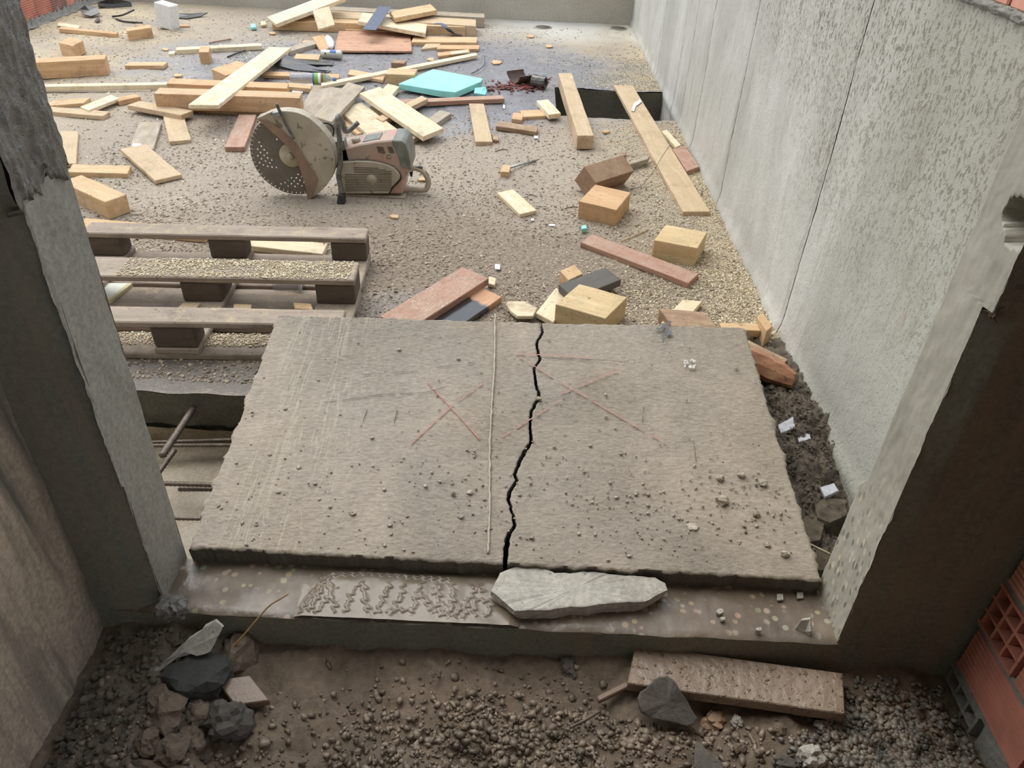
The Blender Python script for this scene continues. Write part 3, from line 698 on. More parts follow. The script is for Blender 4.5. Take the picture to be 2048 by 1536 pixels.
# ================================================================== THE BROKEN SLAB
def slab():
    root = empty('concrete_slab', (0, 1.65, 0.0), 'cracked rectangular concrete slab lying tilted across the doorway', 'slab')
    FL = Vector((-0.743, 1.224, 0.05)); FR = Vector((0.75, 1.218, 0.05)); BL = Vector((-0.747, 2.071, 0.185)); BR = Vector((0.738, 2.13, 0.185))
    nrm = (FR-FL).cross(BL-FL).normalized(); TH = 0.15
    def onplane(x, y):
        d = ray(x, y); t = (FL-ORG).dot(nrm)/d.dot(nrm); return ORG+d*t
    def uv(p):
        v = (p.y-FL.y)/(((BL.y+BR.y)/2)-FL.y); v = max(0, min(1, v))
        for _ in range(4):
            l = FL.lerp(BL, v); r = FR.lerp(BR, v); u = (p.x-l.x)/(r.x-l.x); e = p.y-(l.y+(r.y-l.y)*u); v += e/0.88
        return u, v
    def P(u, v): return FL.lerp(BL, v).lerp(FR.lerp(BR, v), u)
    crack = [(1077, 629), (1086, 660), (1073, 685), (1076, 700), (1080, 718), (1068, 735), (1072, 765), (1079, 792), (1063, 820), (1060, 850), (1063, 880), (1052, 900), (1040, 920), (1029, 950), (1034, 960), (1018, 985), (1017, 1000), (1026, 1030), (1030, 1050), (1015, 1075), (1011, 1112)]
    cu = sorted([uv(onplane(*c))[::-1] for c in crack]); cv = np.array([c[0] for c in cu]); cuu = np.array([c[1] for c in cu])
    def hfn(p):
        x, y = p.x, p.y
        h = 0.003*fb((x*4, y*4, 2), 3)+0.0008*fb((x*22, y*50, 5), 4)+0.0009*fb((x*90, y*150, 1), 2)
        # slightly worn left-hand corner
        h -= 0.01*math.exp(-(((x+0.72)/0.05)**2+((y-1.62)/0.1)**2))
        return h
    for side in (0, 1):
        nu = 170 if side == 0 else 130; nv = 210; V = []; top = {}
        for j in range(nv+1):
            v = j/nv; c = float(np.interp(v, cv, cuu)); gap = 0.0027+0.0018*mnoise.noise(Vector((v*9, 0, 0)))+0.0008*(1-v)
            jag = 0.0022*fb((v*55, 1, 1), 4)
            for i in range(nu+1):
                w = i/nu
                if side == 0: u = w*(c-gap+jag); ed = w == 0
                else: u = (c+gap+jag)+w*(1-(c+gap+jag)); ed = w == 1
                p = P(u, v); h = hfn(p)
                if ed:
                    p.x += 0.012*fb((p.y*16, side*7, 3), 5); h -= 0.006
                if j in (0, nv): p.y += 0.007*fb((p.x*16, j, 3), 5); h -= 0.004
                # chipped bevel near the free rims
                if j in (1, 2, nv-1, nv-2): h += 0.003*fb((p.x*40, j, 1), 3)
                q = p+nrm*h
                V.append(q)
        n1 = nu+1; F = [(j*n1+i, j*n1+i+1, (j+1)*n1+i+1, (j+1)*n1+i) for j in range(nv) for i in range(nu)]
        # walls down
        ring = [i for i in range(nu+1)]+[j*n1+nu for j in range(1, nv+1)]+[nv*n1+i for i in range(nu-1, -1, -1)]+[j*n1 for j in range(nv-1, 0, -1)]
        base = len(V); K = 6
        for k in range(1, K+1):
            for r in ring:
                q = V[r]-nrm*(TH*k/K); q = q+mnoise.noise_vector(q*18)*0.004; V.append(q)
        m = len(ring)
        prev = ring
        for k in range(K):
            cur = list(range(base+k*m, base+(k+1)*m))
            for i in range(m): F.append((prev[i], prev[(i+1) % m], cur[(i+1) % m], cur[i]))
            prev = cur
        F.append(tuple(prev))
        o = mesh('slab_piece', V, F, 'slab', root, smooth=False)
        me = o.data; me.materials.append(MAT['concrete_slab_edge'])
        idx = [0]*len(me.polygons)
        for p in me.polygons:
            if p.normal.dot(nrm) < 0.45: p.material_index = 1
            else: p.use_smooth = True
        tag(o, 'left part of the broken slab' if side == 0 else 'right part of the broken slab')
    # pale mortar ridge from the formwork joint
    pts = [onplane(990-15*t+2*math.sin(t*9), 629+t*478) for t in np.linspace(0, 1, 90)]
    pts = [p+nrm*(0.0025+hfn(p)) + Vector((0.002*fb((p.y*40, 1, 1)), 0, 0)) for p in pts]
    o = tube('formwork_ridge', pts, [0.0028*(1+0.5*mnoise.noise(p*40)) for p in pts], 'ridge_pale', root, 5); tag(o, 'thin pale ridge running along the slab')
    def line(px, w, mat, name, lab, k=10, seg=5):
        q = [onplane(px[0][0]+(px[1][0]-px[0][0])*t, px[0][1]+(px[1][1]-px[0][1])*t) for t in np.linspace(0, 1, k*4)]
        V = []; F = []; d = (q[-1]-q[0]).normalized(); s = d.cross(nrm)*w/2
        i = 0; cnt = 0
        for p in q:
            hh = nrm*(hfn(p)+0.0022); wv = 1+0.6*mnoise.noise(p*60)
            V += [p+s*wv+hh, p-s*wv+hh]
        for a in range(len(q)-1):
            if mnoise.noise(q[a]*38) > -0.28: F.append((2*a, 2*a+1, 2*a+3, 2*a+2))
        o = mesh(name, V, F, mat, root); tag(o, lab)
    R = 'paint_red'
    for px in (((822, 890), (905, 812)), ((905, 812), (965, 768)), ((855, 765), (960, 880)), ((1005, 875), (1115, 805)), ((1040, 715), (1160, 790)), ((1155, 785), (1320, 880)), ((1120, 790), (1235, 742)), ((1030, 708), (1180, 716))):
        line(px, 0.0035, R, 'chalk_line', 'faded red marking line', 14)
    for px in (((650, 806), (760, 790)), ((760, 790), (850, 786)), ((850, 786), (920, 768)), ((725, 750), (835, 742)), ((872, 735), (950, 725)), ((722, 855), (735, 820)), ((788, 848), (795, 820)), ((1288, 812), (1284, 850)), ((1388, 890), (1392, 925)), ((1120, 715), (1250, 726))):
        line(px, 0.0016, 'saw_groove', 'hairline_crack', 'hairline crack', 12)
    # blue stain, white splashes
    def blot(cx, cy, rx, ry, mat, name, lab, n=16):
        out = []
        for k in range(n):
            a = 2*math.pi*k/n; r = 1+0.45*mnoise.noise(Vector((math.cos(a)*2+cx, math.sin(a)*2, cy)))
            p = onplane(cx+rx*r*math.cos(a), cy+ry*r*math.sin(a)); out.append(p+nrm*(hfn(p)+0.0022))
        c = onplane(cx, cy); c = c+nrm*(hfn(c)+0.0026)
        o = mesh(name, out+[c], [(k, (k+1) % n, n) for k in range(n)], mat, root); tag(o, lab)
    for k in range(14): blot(1330+random.gauss(0, 7), 662+random.gauss(0, 8), random.uniform(2, 5.5), random.uniform(2, 5), 'paint_blue', 'paint_stain', 'blue paint stain', 8)
    for cx, cy, r in ((1380, 728, 16), (1262, 722, 6), (1360, 690, 6), (1325, 685, 7)):
        for k in range(26 if r > 10 else 5):
            blot(cx+random.uniform(-r, r)*0.7, cy+random.uniform(-r, r)*0.5, random.uniform(0.08, 0.2)*r, random.uniform(0.05, 0.16)*r, 'bird_white', 'white_splash', 'white splash', 9)
    return onplane, nrm, hfn
onplane, SN, slab_h = slab()

# ================================================================== SCATTER (uncountable grit)
def ico():
    t = (1+5**0.5)/2
    v = np.array([(-1, t, 0), (1, t, 0), (-1, -t, 0), (1, -t, 0), (0, -1, t), (0, 1, t), (0, -1, -t), (0, 1, -t), (t, 0, -1), (t, 0, 1), (-t, 0, -1), (-t, 0, 1)], float); v /= np.linalg.norm(v[0])
    f = np.array([(0, 11, 5), (0, 5, 1), (0, 1, 7), (0, 7, 10), (0, 10, 11), (1, 5, 9), (5, 11, 4), (11, 10, 2), (10, 7, 6), (7, 1, 8), (3, 9, 4), (3, 4, 2), (3, 2, 6), (3, 6, 8), (3, 8, 9), (4, 9, 5), (2, 4, 11), (6, 2, 10), (8, 6, 7), (9, 8, 1)])
    return v, f
OCT = (np.array([(1, 0, 0), (-1, 0, 0), (0, 1, 0), (0, -1, 0), (0, 0, 1), (0, 0, -1)], float), np.array([(0, 2, 4), (2, 1, 4), (1, 3, 4), (3, 0, 4), (2, 0, 5), (1, 2, 5), (3, 1, 5), (0, 3, 5)]))
def scatter(name, label, cat, mat, pts, sizes, tmpl=OCT, flat=0.6, elong=1.0, jit=0.25, smooth=False):
    v, f = tmpl; n = len(pts); k = len(v)
    sizes = np.asarray(sizes).reshape(-1, 1, 1)
    sc = np.stack([rng.uniform(0.6, 1.3, n)*elong, rng.uniform(0.6, 1.2, n), rng.uniform(0.5, 1.0, n)*flat], 1)[:, None, :]
    q = (v[None]*(1+rng.uniform(-jit, jit, (n, k, 1)))+rng.uniform(-jit, jit, (n, k, 3))*0.7)*sc*sizes
    a = rng.uniform(0, 2*np.pi, n); b = rng.normal(0, 0.35, n)
    ca, sa, cb, sb = np.cos(a)[:, None], np.sin(a)[:, None], np.cos(b)[:, None], np.sin(b)[:, None]
    x, y, z = q[..., 0], q[..., 1], q[..., 2]
    x, z = x*cb+z*sb, -x*sb+z*cb
    x, y = x*ca-y*sa, x*sa+y*ca
    P = np.stack([x, y, z], -1)+np.asarray(pts)[:, None, :]
    Fc = (f[None]+(np.arange(n)*k)[:, None, None]).reshape(-1, 3)
    me = bpy.data.meshes.new(name); me.vertices.add(n*k); me.vertices.foreach_set('co', P.reshape(-1).astype(np.float32))
    me.loops.add(len(Fc)*3); me.loops.foreach_set('vertex_index', Fc.reshape(-1).astype(np.int32))
    me.polygons.add(len(Fc)); me.polygons.foreach_set('loop_start', np.arange(0, len(Fc)*3, 3, dtype=np.int32)); me.polygons.foreach_set('loop_total', np.full(len(Fc), 3, dtype=np.int32))
    me.update(calc_edges=True); me.validate()
    o = mobj(name, me, mat, smooth=smooth); tag(o, label, cat, kind='stuff'); return o
def inhole(x, y): return HX0-0.01 < x < HX1 and HY0-0.02 < y < HY1+0.02
def floor_pts(n, xr, yr, dens=None, ypow=1.0):
    out = []; tries = 0
    while len(out) < n and tries < n*12:
        tries += 1
        x = random.uniform(*xr); y = yr[0]+(yr[1]-yr[0])*random.random()**ypow
        if inhole(x, y): continue
        if dens and random.random() > dens(x, y): continue
        out.append((x, y, floor_h(x, y)+0.001))
    return out
nz = lambda x, y, s, o=0.0: 0.5+0.5*mnoise.noise(Vector((x*s, y*s, o)))*1.6
p = floor_pts(22000, (-2.2, 0.95), (1.95, 4.8), lambda x, y: nz(x, y, 2.2)*(0.45+0.55*math.exp(-((y-2.7)/1.0)**2)), 1.3)
scatter('floor_grit', 'loose grey-brown grit spread over the far floor', 'grit', 'grit', p, rng.uniform(0.002, 0.005, len(p))*rng.choice([1, 1, 1, 1, 1.8], len(p)), ico(), flat=0.7)
p = floor_pts(4200, (-4.0, 0.95), (3.6, 7.6), lambda x, y: nz(x, y, 1.3, 4))
scatter('floor_grit', 'sparse debris specks on the back part of the floor', 'grit', 'grit', p, rng.uniform(0.004, 0.010, len(p)), flat=0.5)
def sd(x, y):
    w = math.exp(-((0.95-x)/0.28)**2)*(0.4+0.6*nz(x, y, 3, 2)) + 0.8*math.exp(-(((x-0.86)/0.22)**2+((y-5.75)/0.22)**2)) + 0.5*math.exp(-(((x-0.6)/0.4)**2+((y-2.5)/0.5)**2))*nz(x, y, 4)
    w += 0.35*math.exp(-(((x-0.55)/0.12)**2+((y-5.85)/0.15)**2))
    return w
sd0 = sd
sd = lambda x, y: 0.0 if (x > 0.72 and y < 2.33) else sd0(x, y)
p = floor_pts(24000, (-0.2, 0.955), (2.0, 6.6), sd, 1.4)
scatter('sawdust', 'yellow sawdust drifted along the foot of the right wall', 'sawdust', 'sawdust', p, rng.uniform(0.002, 0.005, len(p)), flat=0.35, elong=1.5)
p = floor_pts(2600, (-4.0, -1.4), (3.2, 6.8), lambda x, y: nz(x, y, 1.6, 9)**2)
scatter('sawdust', 'thin sawdust and shavings over the left part of the floor', 'sawdust', 'sawdust', p, rng.uniform(0.004, 0.009, len(p)), flat=0.25, elong=1.6)
# crumbs on the slab
pts = []
while len(pts) < 620:
    x = random.uniform(430, 1600); y = random.uniform(640, 1150)
    w = 0.08+0.9*math.exp(-((y-1010)/90)**2)*(0.35+0.65*(x > 1150))+0.5*math.exp(-(((x-960)/160)**2+((y-930)/60)**2))
    if random.random() > w: continue
    q = onplane(x, y)
    if -0.72 < q.x < 0.72 and 1.235 < q.y < 2.05: q = q+SN*(slab_h(q)+0.002); pts.append(tuple(q))
scatter('slab_crumbs', 'small concrete crumbs and mud flecks on the tilted slab', 'crumbs', 'crumb', pts, rng.uniform(0.0014, 0.0038, len(pts))*rng.choice([1, 1, 1, 1.7], len(pts)), flat=0.6, elong=1.3)
# gravel in front
pts = []; sz = []
for k in range(15000):
    x = random.uniform(-0.85, 0.98); y = random.uniform(0.6, 1.05)
    w = 0.9*math.exp(-(((x-0.08)/0.36)**2+((y-0.86)/0.11)**2))+0.35*nz(x, y, 6)*(y < 0.95)+0.9*(x > 0.72)*(y < 1.02)
    if random.random() > w: continue
    if 0.25 < x < 0.72 and y > 0.93: continue
    s = random.choice((0.0025, 0.003, 0.004, 0.005, 0.006, 0.009)); pts.append((x, y, near_h(x, y)+s*0.3)); sz.append(s)
scatter('gravel', 'brown muddy gravel below the threshold', 'gravel', 'gravel', pts, sz, ico(), 0.8, 1.15, 0.38)
pts = []; sz = []
for k in range(2600):
    x = random.gauss(0.86, 0.1); y = random.gauss(0.85, 0.09)
    if x > 1.02 or y > 1.06: continue
    s = random.uniform(0.004, 0.010); pts.append((x, y, near_h(x, y)+s*0.4)); sz.append(s)
scatter('gravel_pile', 'grey pebbly gravel heaped at the foot of the hollow brick wall', 'gravel', 'gravel_grey', pts, sz, ico(), 0.9, 1.0, 0.34)
pts = []; sz = []
for k in range(900):
    x = random.uniform(-0.88, -0.55); y = random.uniform(0.75, 1.07)
    if random.random() < (x+0.88)/0.4: continue
    s = random.uniform(0.004, 0.010); pts.append((x, y, near_h(x, y)+s*0.4)); sz.append(s)
scatter('wet_crumble', 'dark wet crumbled spoil along the foot of the left wall', 'spoil', 'wet_rubble', pts, sz, ico(), 0.8, 1.1, 0.25)
pts = []; sz = []
for k in range(2600):
    x = random.uniform(0.70, 0.955); y = random.uniform(1.25, 2.1)
    if x < 0.765-0.02+0.0*y and y < 2.0: continue
    s = random.uniform(0.002, 0.006)
    z = bed_h(x, y)
    pts.append((x, y, z+s*0.4)); sz.append(s)
scatter('wet_grit', 'glossy wet grit in the gap beside the right wall', 'grit', 'wet_rubble', pts, sz, ico(), 0.8, 1.1, 0.25)
# red shards at the far hole
pts = []
for k in range(150):
    t = random.random(); x, y = 975+t*120+random.gauss(0, 8), 176+random.gauss(0, 5)-8*t
    q = W(x, y, 0.006); pts.append(tuple(q))
scatter('red_shards', 'broken red plastic shards scattered left of the far shaft', 'shards', 'red_shards', pts, rng.uniform(0.008, 0.022, len(pts)), flat=0.3, elong=1.5)

# ================================================================== WOOD
def board(name, label, P0, P1, P2, t, mat, z=(0, 0), cat='plank', group=None, bevel=0.0022, ends=True):
    z0, z1 = (z, z) if not hasattr(z, '__len__') else z
    A = W(P0[0], P0[1], z0+t); B = W(P1[0], P1[1], z1+t); C = W(P2[0], P2[1], z1+t); D = A+(C-B)
    ex = (B-A).normalized(); ey = (C-B); ey = (ey-ex*ey.dot(ex)).normalized(); ez = ex.cross(ey)
    if ez.z < 0: ey = -ey; ez = -ez
    c = (A+B+C+D)/4 - ez*t
    M = Matrix(((ex.x, ey.x, ez.x, c.x), (ex.y, ey.y, ez.y, c.y), (ex.z, ey.z, ez.z, c.z), (0, 0, 0, 1))); Mi = M.inverted()
    bm = bmesh.new(); tops = [bm.verts.new(Mi @ p) for p in (A, B, C, D)]; bots = [bm.verts.new(Mi @ (p-ez*t)) for p in (A, B, C, D)]
    bm.faces.new(tops); bm.faces.new(bots[::-1])
    for i in range(4): bm.faces.new((tops[i], bots[i], bots[(i+1) % 4], tops[(i+1) % 4]))
    bmesh.ops.recalc_face_normals(bm, faces=bm.faces)
    # cuts along the length, so that edges can be uneven
    L = (B-A).length; cuts = min(9, int(L/0.09))
    if cuts > 0:
        es = [e for e in bm.edges if abs((e.verts[0].co-e.verts[1].co).normalized().x) > 0.8]
        bmesh.ops.subdivide_edges(bm, edges=es, cuts=cuts)
    for v in bm.verts:
        v.co += Vector((random.uniform(-1, 1)*0.0008, random.uniform(-1, 1)*0.0009, random.uniform(-1, 1)*0.0006))
    sharp = [e for e in bm.edges if len(e.link_faces) == 2 and e.calc_face_angle(0) > 0.6]
    bmesh.ops.bevel(bm, geom=sharp, offset=bevel, segments=1, affect='EDGES', clamp_overlap=True)
    o = bmobj(name, bm, mat, None, M); tag(o, label, cat, group); return o
PL, LA, BM_, BK = 'wood_plank', 'wood_lath', 'wood_beam', 'wood_block'
WOOD = [
 # far left cluster
 (BM_, 'thick tan squared beam lying by the left pier at the back', (20, 128), (209, 118), (213, 109), .105, 'wood_orange', 0, 'beam'),
 (BK, 'small cube block with pale end behind the thick left beam', (117, 85), (145, 92), (166, 81), .085, 'wood_orange', 0, 'block'),
 (LA, 'narrow reddish stick lying below the far left brick wall', (117, 57), (232, 68), (236, 64), .03, 'wood_orange', 0, 'stick'),
 (PL, 'pale flat offcut lying beside the far left bricks', (113, 50), (156, 57), (160, 51), .012, 'wood_pale', .004, 'offcut'),
 (BK, 'brown chunky offcut with bitten underside left of white block', (254, 62), (303, 55), (300, 49), .075, 'wood_orange', 0, 'offcut'),
 (BK, 'tiny wood offcut just behind the brown chunky offcut', (269, 52), (287, 52), (288, 47), .03, 'wood_brown', 0, 'offcut'),
 (PL, 'tiny orange strip right of the white aerated block', (352, 52), (379, 52), (379, 49), .015, 'wood_orange', 0, 'offcut'),
 (LA, 'long pale lath behind the small upright orange block', (352, 100), (524, 91), (522, 86), .032, 'wood_pale', 0, 'lath'),
 (BK, 'small splintered pale chip at the left tip of that lath', (336, 108), (348, 107), (350, 102), .02, 'wood_pale', 0, 'offcut'),
 (BK, 'small upright orange block standing before the pale lath', (397, 104), (417, 104), (420, 93), .08, 'wood_orange', 0, 'block'),
 (PL, 'short tan board lying alone left of centre back', (249, 131), (326, 131), (335, 124), .026, 'wood_tan', 0),
 (BK, 'wedge-cut block half hidden behind the white leaning plank', (423, 138), (452, 151), (505, 133), .075, 'wood_orange', 0, 'block'),
 (LA, 'long yellow lath running left from the beam stack', (55, 174), (335, 169), (335, 164), .036, 'wood_pale', 0, 'lath'),
 (LA, 'thin whitish strip lying in front of the long yellow lath', (60, 183), (302, 182), (302, 177), .008, 'wood_grey', 0, 'lath'),
 (PL, 'flat bottom board under the big squared beam', (379, 214), (598, 226), (606, 205), .032, 'wood_tan', 0),
 (BM_, 'big squared beam on top of the stack behind the saw', (307, 187), (599, 196), (604, 184), .092, 'wood_orange_dusty', .03, 'beam'),
 (BM_, 'second orange board lying behind the big squared beam', (333, 167), (574, 177), (577, 166), .05, 'wood_orange', .06, 'beam'),
 (PL, 'long whitish plank leaning across the beam stack', (376, 209), (538, 94), (582, 95), .022, 'wood_pale', (.13, .03)),
 (PL, 'grey-brown board continuing behind the whitish leaning plank', (578, 103), (633, 87), (629, 79), .035, 'wood_grey', 0),
 (PL, 'wedge-shaped board lying left of the pale split board', (88, 212), (166, 206), (181, 195), .022, 'wood_tan', 0),
 (PL, 'pale split board crossing the wedge-shaped board', (160, 213), (222, 189), (239, 196), .02, 'wood_pale', .015),
 (PL, 'short dark board at the tip of the pale split board', (237, 202), (281, 193), (271, 187), .03, 'wood_orange', 0),
 (PL, 'plank lying across below the wedge-shaped board at left', (86, 222), (206, 232), (220, 223), .025, 'wood_tan_dusty', 0),
 (PL, 'board angled in front of the beam stack, left end', (254, 210), (362, 230), (386, 221), .028, 'wood_tan_dusty', .02),
 (PL, 'broad stained offcut pointing towards the saw blade side', (326, 231), (338, 283), (382, 279), .022, 'wood_tan_dusty', 0),
 (PL, 'dusty board under the mitred board left of the saw', (279, 243), (258, 297), (306, 299), .02, 'wood_grey', 0),
 (PL, 'dusty mitred board lying on another, left of the saw', (240, 298), (310, 361), (364, 349), .02, 'wood_tan_dusty', (.018, .002)),
 (PL, 'dusty wide board beside the left pier', (122, 262), (114, 326), (152, 327), .018, 'wood_tan_dusty', 0),
 (PL, 'yellowish board lying behind the thick mitred timber', (135, 344), (255, 347), (262, 331), .026, 'wood_tan', 0),
 (BM_, 'thick mitred timber poking out from behind left pier', (120, 363), (210, 404), (253, 389), .082, 'wood_tan', 0, 'beam'),
 (PL, 'long pale plank tapering behind the pallet', (150, 455), (410, 477), (425, 457), .02, 'wood_tan', 0),
 (PL, 'pale plank with a bent nail lying under the pallet', (480, 489), (645, 508), (655, 487), .026, 'wood_pale', .002),
 # far pile
 (BM_, 'frontmost long beam of the pile at the back wall', (543, 41), (930, 54), (928, 46), .075, 'wood_tan', 0, 'beam'),
 (BM_, 'middle long beam of the pile at the back wall', (600, 30), (952, 52), (952, 39), .085, 'wood_tan_dusty', 0, 'beam'),
 (BM_, 'rearmost greyish beam of the pile at the back wall', (655, 20), (969, 35), (969, 27), .085, 'wood_grey', 0, 'beam'),
 (PL, 'pale plank sloping up over the left of the back pile', (552, 48), (690, -4), (668, -16), .03, 'wood_pale', (.05, .2)),
 (PL, 'short spotted plank leaning down over the frontmost beam', (627, 20), (638, 58), (670, 49), .02, 'wood_pale', (.17, .075)),
 (PL, 'orange-tan plank lying on the right of the back pile', (790, 36), (874, 20), (861, 8), .035, 'wood_tan', .11),
 (PL, 'wide pale plank lying under the blue strap', (716, 42), (851, 67), (854, 48), .03, 'wood_pale', (.09, .045)),
 (PL, 'thin plank lying in front of the frontmost beam', (690, 59), (833, 65), (834, 59), .03, 'wood_tan', 0),
 (PL, 'sawdust-covered reddish plywood sheet at the back', (668, 101), (824, 102), (820, 63), .015, 'plywood', .008, 'panel'),
 (PL, 'tilted reddish offcut behind the drinks can', (624, 74), (641, 101), (665, 95), .02, 'wood_orange', (.03, 0)),
 (PL, 'short tan board left of the drinks can', (587, 117), (637, 119), (641, 109), .022, 'wood_tan', 0),
 (PL, 'tan board lying behind the plastic bottle', (525, 150), (678, 156), (679, 148), .022, 'wood_orange', 0),
 (PL, 'grey-topped board right of the reddish plywood sheet', (822, 84), (953, 85), (955, 74), .03, 'wood_tan', 0),
 (PL, 'short spotted offcut below the grey-topped board', (842, 98), (876, 94), (884, 84), .02, 'wood_tan_dusty', 0, 'offcut'),
 (PL, 'orange board nearest the far end of the long pale lath', (873, 98), (958, 98), (959, 90), .02, 'wood_orange', 0),
 (PL, 'orange board topped by a chip above the long pale lath', (876, 112), (940, 105), (938, 98), .02, 'wood_orange', 0),
 (PL, 'small pale chip lying on the orange board', (902, 108), (935, 104), (934, 100), .012, 'wood_pale', .02, 'offcut'),
 (LA, 'long thin pale lath crossing behind the turquoise foam', (642, 172), (955, 110), (952, 105), .024, 'wood_pale', .01, 'lath'),
 (BK, 'tan cube block in front of the long thin lath', (770, 148), (828, 150), (835, 138), .075, 'wood_tan', 0, 'block'),
 (BK, 'little brown block behind the tan cube block', (782, 125), (808, 127), (813, 121), .04, 'wood_brown', 0, 'block'),
 (PL, 'thin tan board left of the tan cube block', (695, 148), (766, 160), (770, 150), .022, 'wood_tan', 0),
 (PL, 'tan strip right of the big squared beam end', (575, 173), (622, 177), (623, 169), .03, 'wood_tan', 0),
 # pile behind the saw
 (PL, 'wide grey board lowest in the pile behind the saw', (596, 226), (628, 168), (694, 178), .02, 'wood_grey', 0),
 (PL, 'board spread flat in the pile right behind the front handle', (672, 216), (745, 276), (800, 262), .022, 'wood_pale_dusty', .02),
 (PL, 'orange lower board just behind the front handle', (672, 236), (715, 268), (750, 262), .018, 'wood_tan', 0),
 (PL, 'whitish plank crossing the pile above the saw guard', (626, 232), (696, 164), (730, 173), .026, 'wood_grey', (.06, .05)),
 (PL, 'tan plank crossing under the wide board of the pile', (752, 235), (843, 191), (856, 197), .03, 'wood_tan_dusty', .02),
 (PL, 'short pale board at the top of the pile by the foam', (757, 186), (775, 167), (799, 173), .03, 'wood_pale_dusty', .01),
 (PL, 'pale small board edge between pile planks', (733, 222), (800, 238), (808, 226), .02, 'wood_pale_dusty', 0),
 (PL, 'wide clean plank on top of the pile pointing right', (719, 186), (846, 273), (887, 256), .028, 'wood_pale', (.07, .035)),
 (PL, 'grey board lying under the wide clean plank', (798, 274), (880, 220), (903, 226), .03, 'wood_grey', 0),
 (LA, 'long thin red-brown strip in front of turquoise foam', (800, 206), (1009, 197), (1006, 190), .028, 'wood_red', .005, 'lath'),
 (PL, 'reddish plank lying left of the saw guard', (477, 229), (449, 294), (489, 294), .026, 'wood_red', 0),
 (PL, 'tan plank below the right end of the red-brown strip', (938, 207), (951, 283), (985, 283), .024, 'wood_tan_dusty', 0),
 (BM_, 'squared beam bridging the left of the far shaft', (1117, 146), (1155, 271), (1188, 271), .078, 'wood_tan_dusty', 0, 'beam'),
 (PL, 'long plank bridging the shaft along the right wall', (1228, 170), (1366, 423), (1421, 423), .024, 'wood_tan_dusty', 0),
 (PL, 'small reddish board between long plank and right wall', (1345, 298), (1374, 342), (1399, 333), .026, 'wood_red', 0),
 (LA, 'pale lath stub against the right wall', (1324, 262), (1352, 294), (1362, 290), .022, 'wood_pale', .002, 'lath'),
 (PL, 'tan board lying at the left rim of the shaft', (1045, 234), (1097, 231), (1091, 218), .022, 'wood_tan', 0),
 (PL, 'pale stub on top at the left rim of the shaft', (1073, 201), (1098, 229), (1122, 226), .03, 'wood_pale', .02, 'offcut'),
 (BK, 'small orange block left of the shaft rim board', (1023, 237), (1044, 240), (1047, 227), .024, 'wood_orange', 0, 'block'),
 (PL, 'dark narrow board lying below the shaft rim boards', (992, 252), (1073, 264), (1076, 253), .024, 'wood_brown', 0),
 (BK, 'tiny dark wedge at the foot of the tan plank', (986, 279), (998, 281), (996, 270), .02, 'wood_brown', 0, 'offcut'),
 (PL, 'grey board end behind the tipped dark timber', (1250, 332), (1295, 318), (1300, 310), .028, 'wood_grey', .01),
 (BK, 'dark chip behind the tipped dark timber', (1238, 311), (1250, 311), (1252, 304), .02, 'wood_brown', 0, 'offcut'),
 (BK, 'reddish-sided cube block right of centre', (1158, 402), (1233, 420), (1262, 385), .085, 'wood_orange', 0, 'block'),
 (PL, 'small pale board lying alone in the middle of the floor', (994, 385), (1040, 428), (1074, 420), .02, 'wood_pale', 0),
 (PL, 'long red-stained plank lying before the pale cube', (1161, 484), (1377, 566), (1398, 547), .024, 'wood_red', 0),
 (BK, 'pale rough-sawn cube block behind the red plank', (1308, 480), (1395, 496), (1415, 464), .088, 'wood_rough_sawn', 0, 'block'),
 (BK, 'large tan block at the far edge of the slab', (1111, 608), (1211, 637), (1255, 594), .09, 'wood_rough_sawn', .0, 'block'),
 (PL, 'dark slate-grey board leaning by the large tan block', (1117, 569), (1211, 534), (1243, 559), .03, 'wood_slate', (.03, .03)),
 (BK, 'small tan block behind the slate-grey board', (1120, 541), (1137, 560), (1166, 547), .05, 'wood_tan', 0, 'block'),
 (PL, 'pale plank slanting down behind the slab crack', (1112, 575), (1072, 625), (1107, 644), .022, 'wood_pale', .005),
 (PL, 'red-brown plank behind the slab next to pallet', (760, 632), (925, 533), (978, 556), .028, 'wood_red', .025),
 (PL, 'wet tar-smeared plank under the red-brown plank', (850, 640), (955, 571), (1004, 593), .026, 'wood_tarred', 0),
 (BK, 'splintered yellow chip by the red-brown plank', (975, 566), (990, 570), (993, 556), .015, 'wood_pale', .005, 'offcut'),
 (PL, 'pale offcut at the right behind the slab edge', (1322, 646), (1365, 599), (1405, 602), .022, 'wood_pale', .003, 'offcut'),
 (BK, 'brown chunk lying on the pale offcut at right', (1345, 652), (1440, 660), (1410, 624), .05, 'wood_brown', .0, 'offcut'),
 (PL, 'tan board poking out at the slab back right corner', (1445, 659), (1522, 661), (1515, 647), .028, 'wood_tan', 0.02),
 (BK, 'split wedge leaning on the right wall', (1514, 634), (1534, 662), (1546, 652), .07, 'wood_tan', 0, 'offcut'),
 (PL, 'brown board between the slab and the right wall', (1480, 692), (1562, 733), (1577, 719), .02, 'wood_brown', 0.01),
 (PL, 'mud-coated plank lying below the threshold at right', (1255, 1366), (1690, 1428), (1686, 1346), .03, 'mud_coat', (-.085, -.085)),
 (LA, 'short muddy stick left of the mud-coated plank', (1198, 1402), (1258, 1372), (1254, 1362), .014, 'wood_mud', -.09, 'stick'),
 (BK, 'reddish offcut half buried in the near-left rubble', (470, 1410), (540, 1400), (500, 1350), .02, 'wood_mud', -.09, 'offcut'),
]
for a in WOOD:
    nm, lab, P0, P1, P2, t, m = a[:7]; z = a[7] if len(a) > 7 else 0; c = a[8] if len(a) > 8 else 'plank'
    board(nm, lab, P0, P1, P2, t, m, z, c, 'scrap timber on the floor' if P0[1] < 800 else 'timber in front of the threshold')

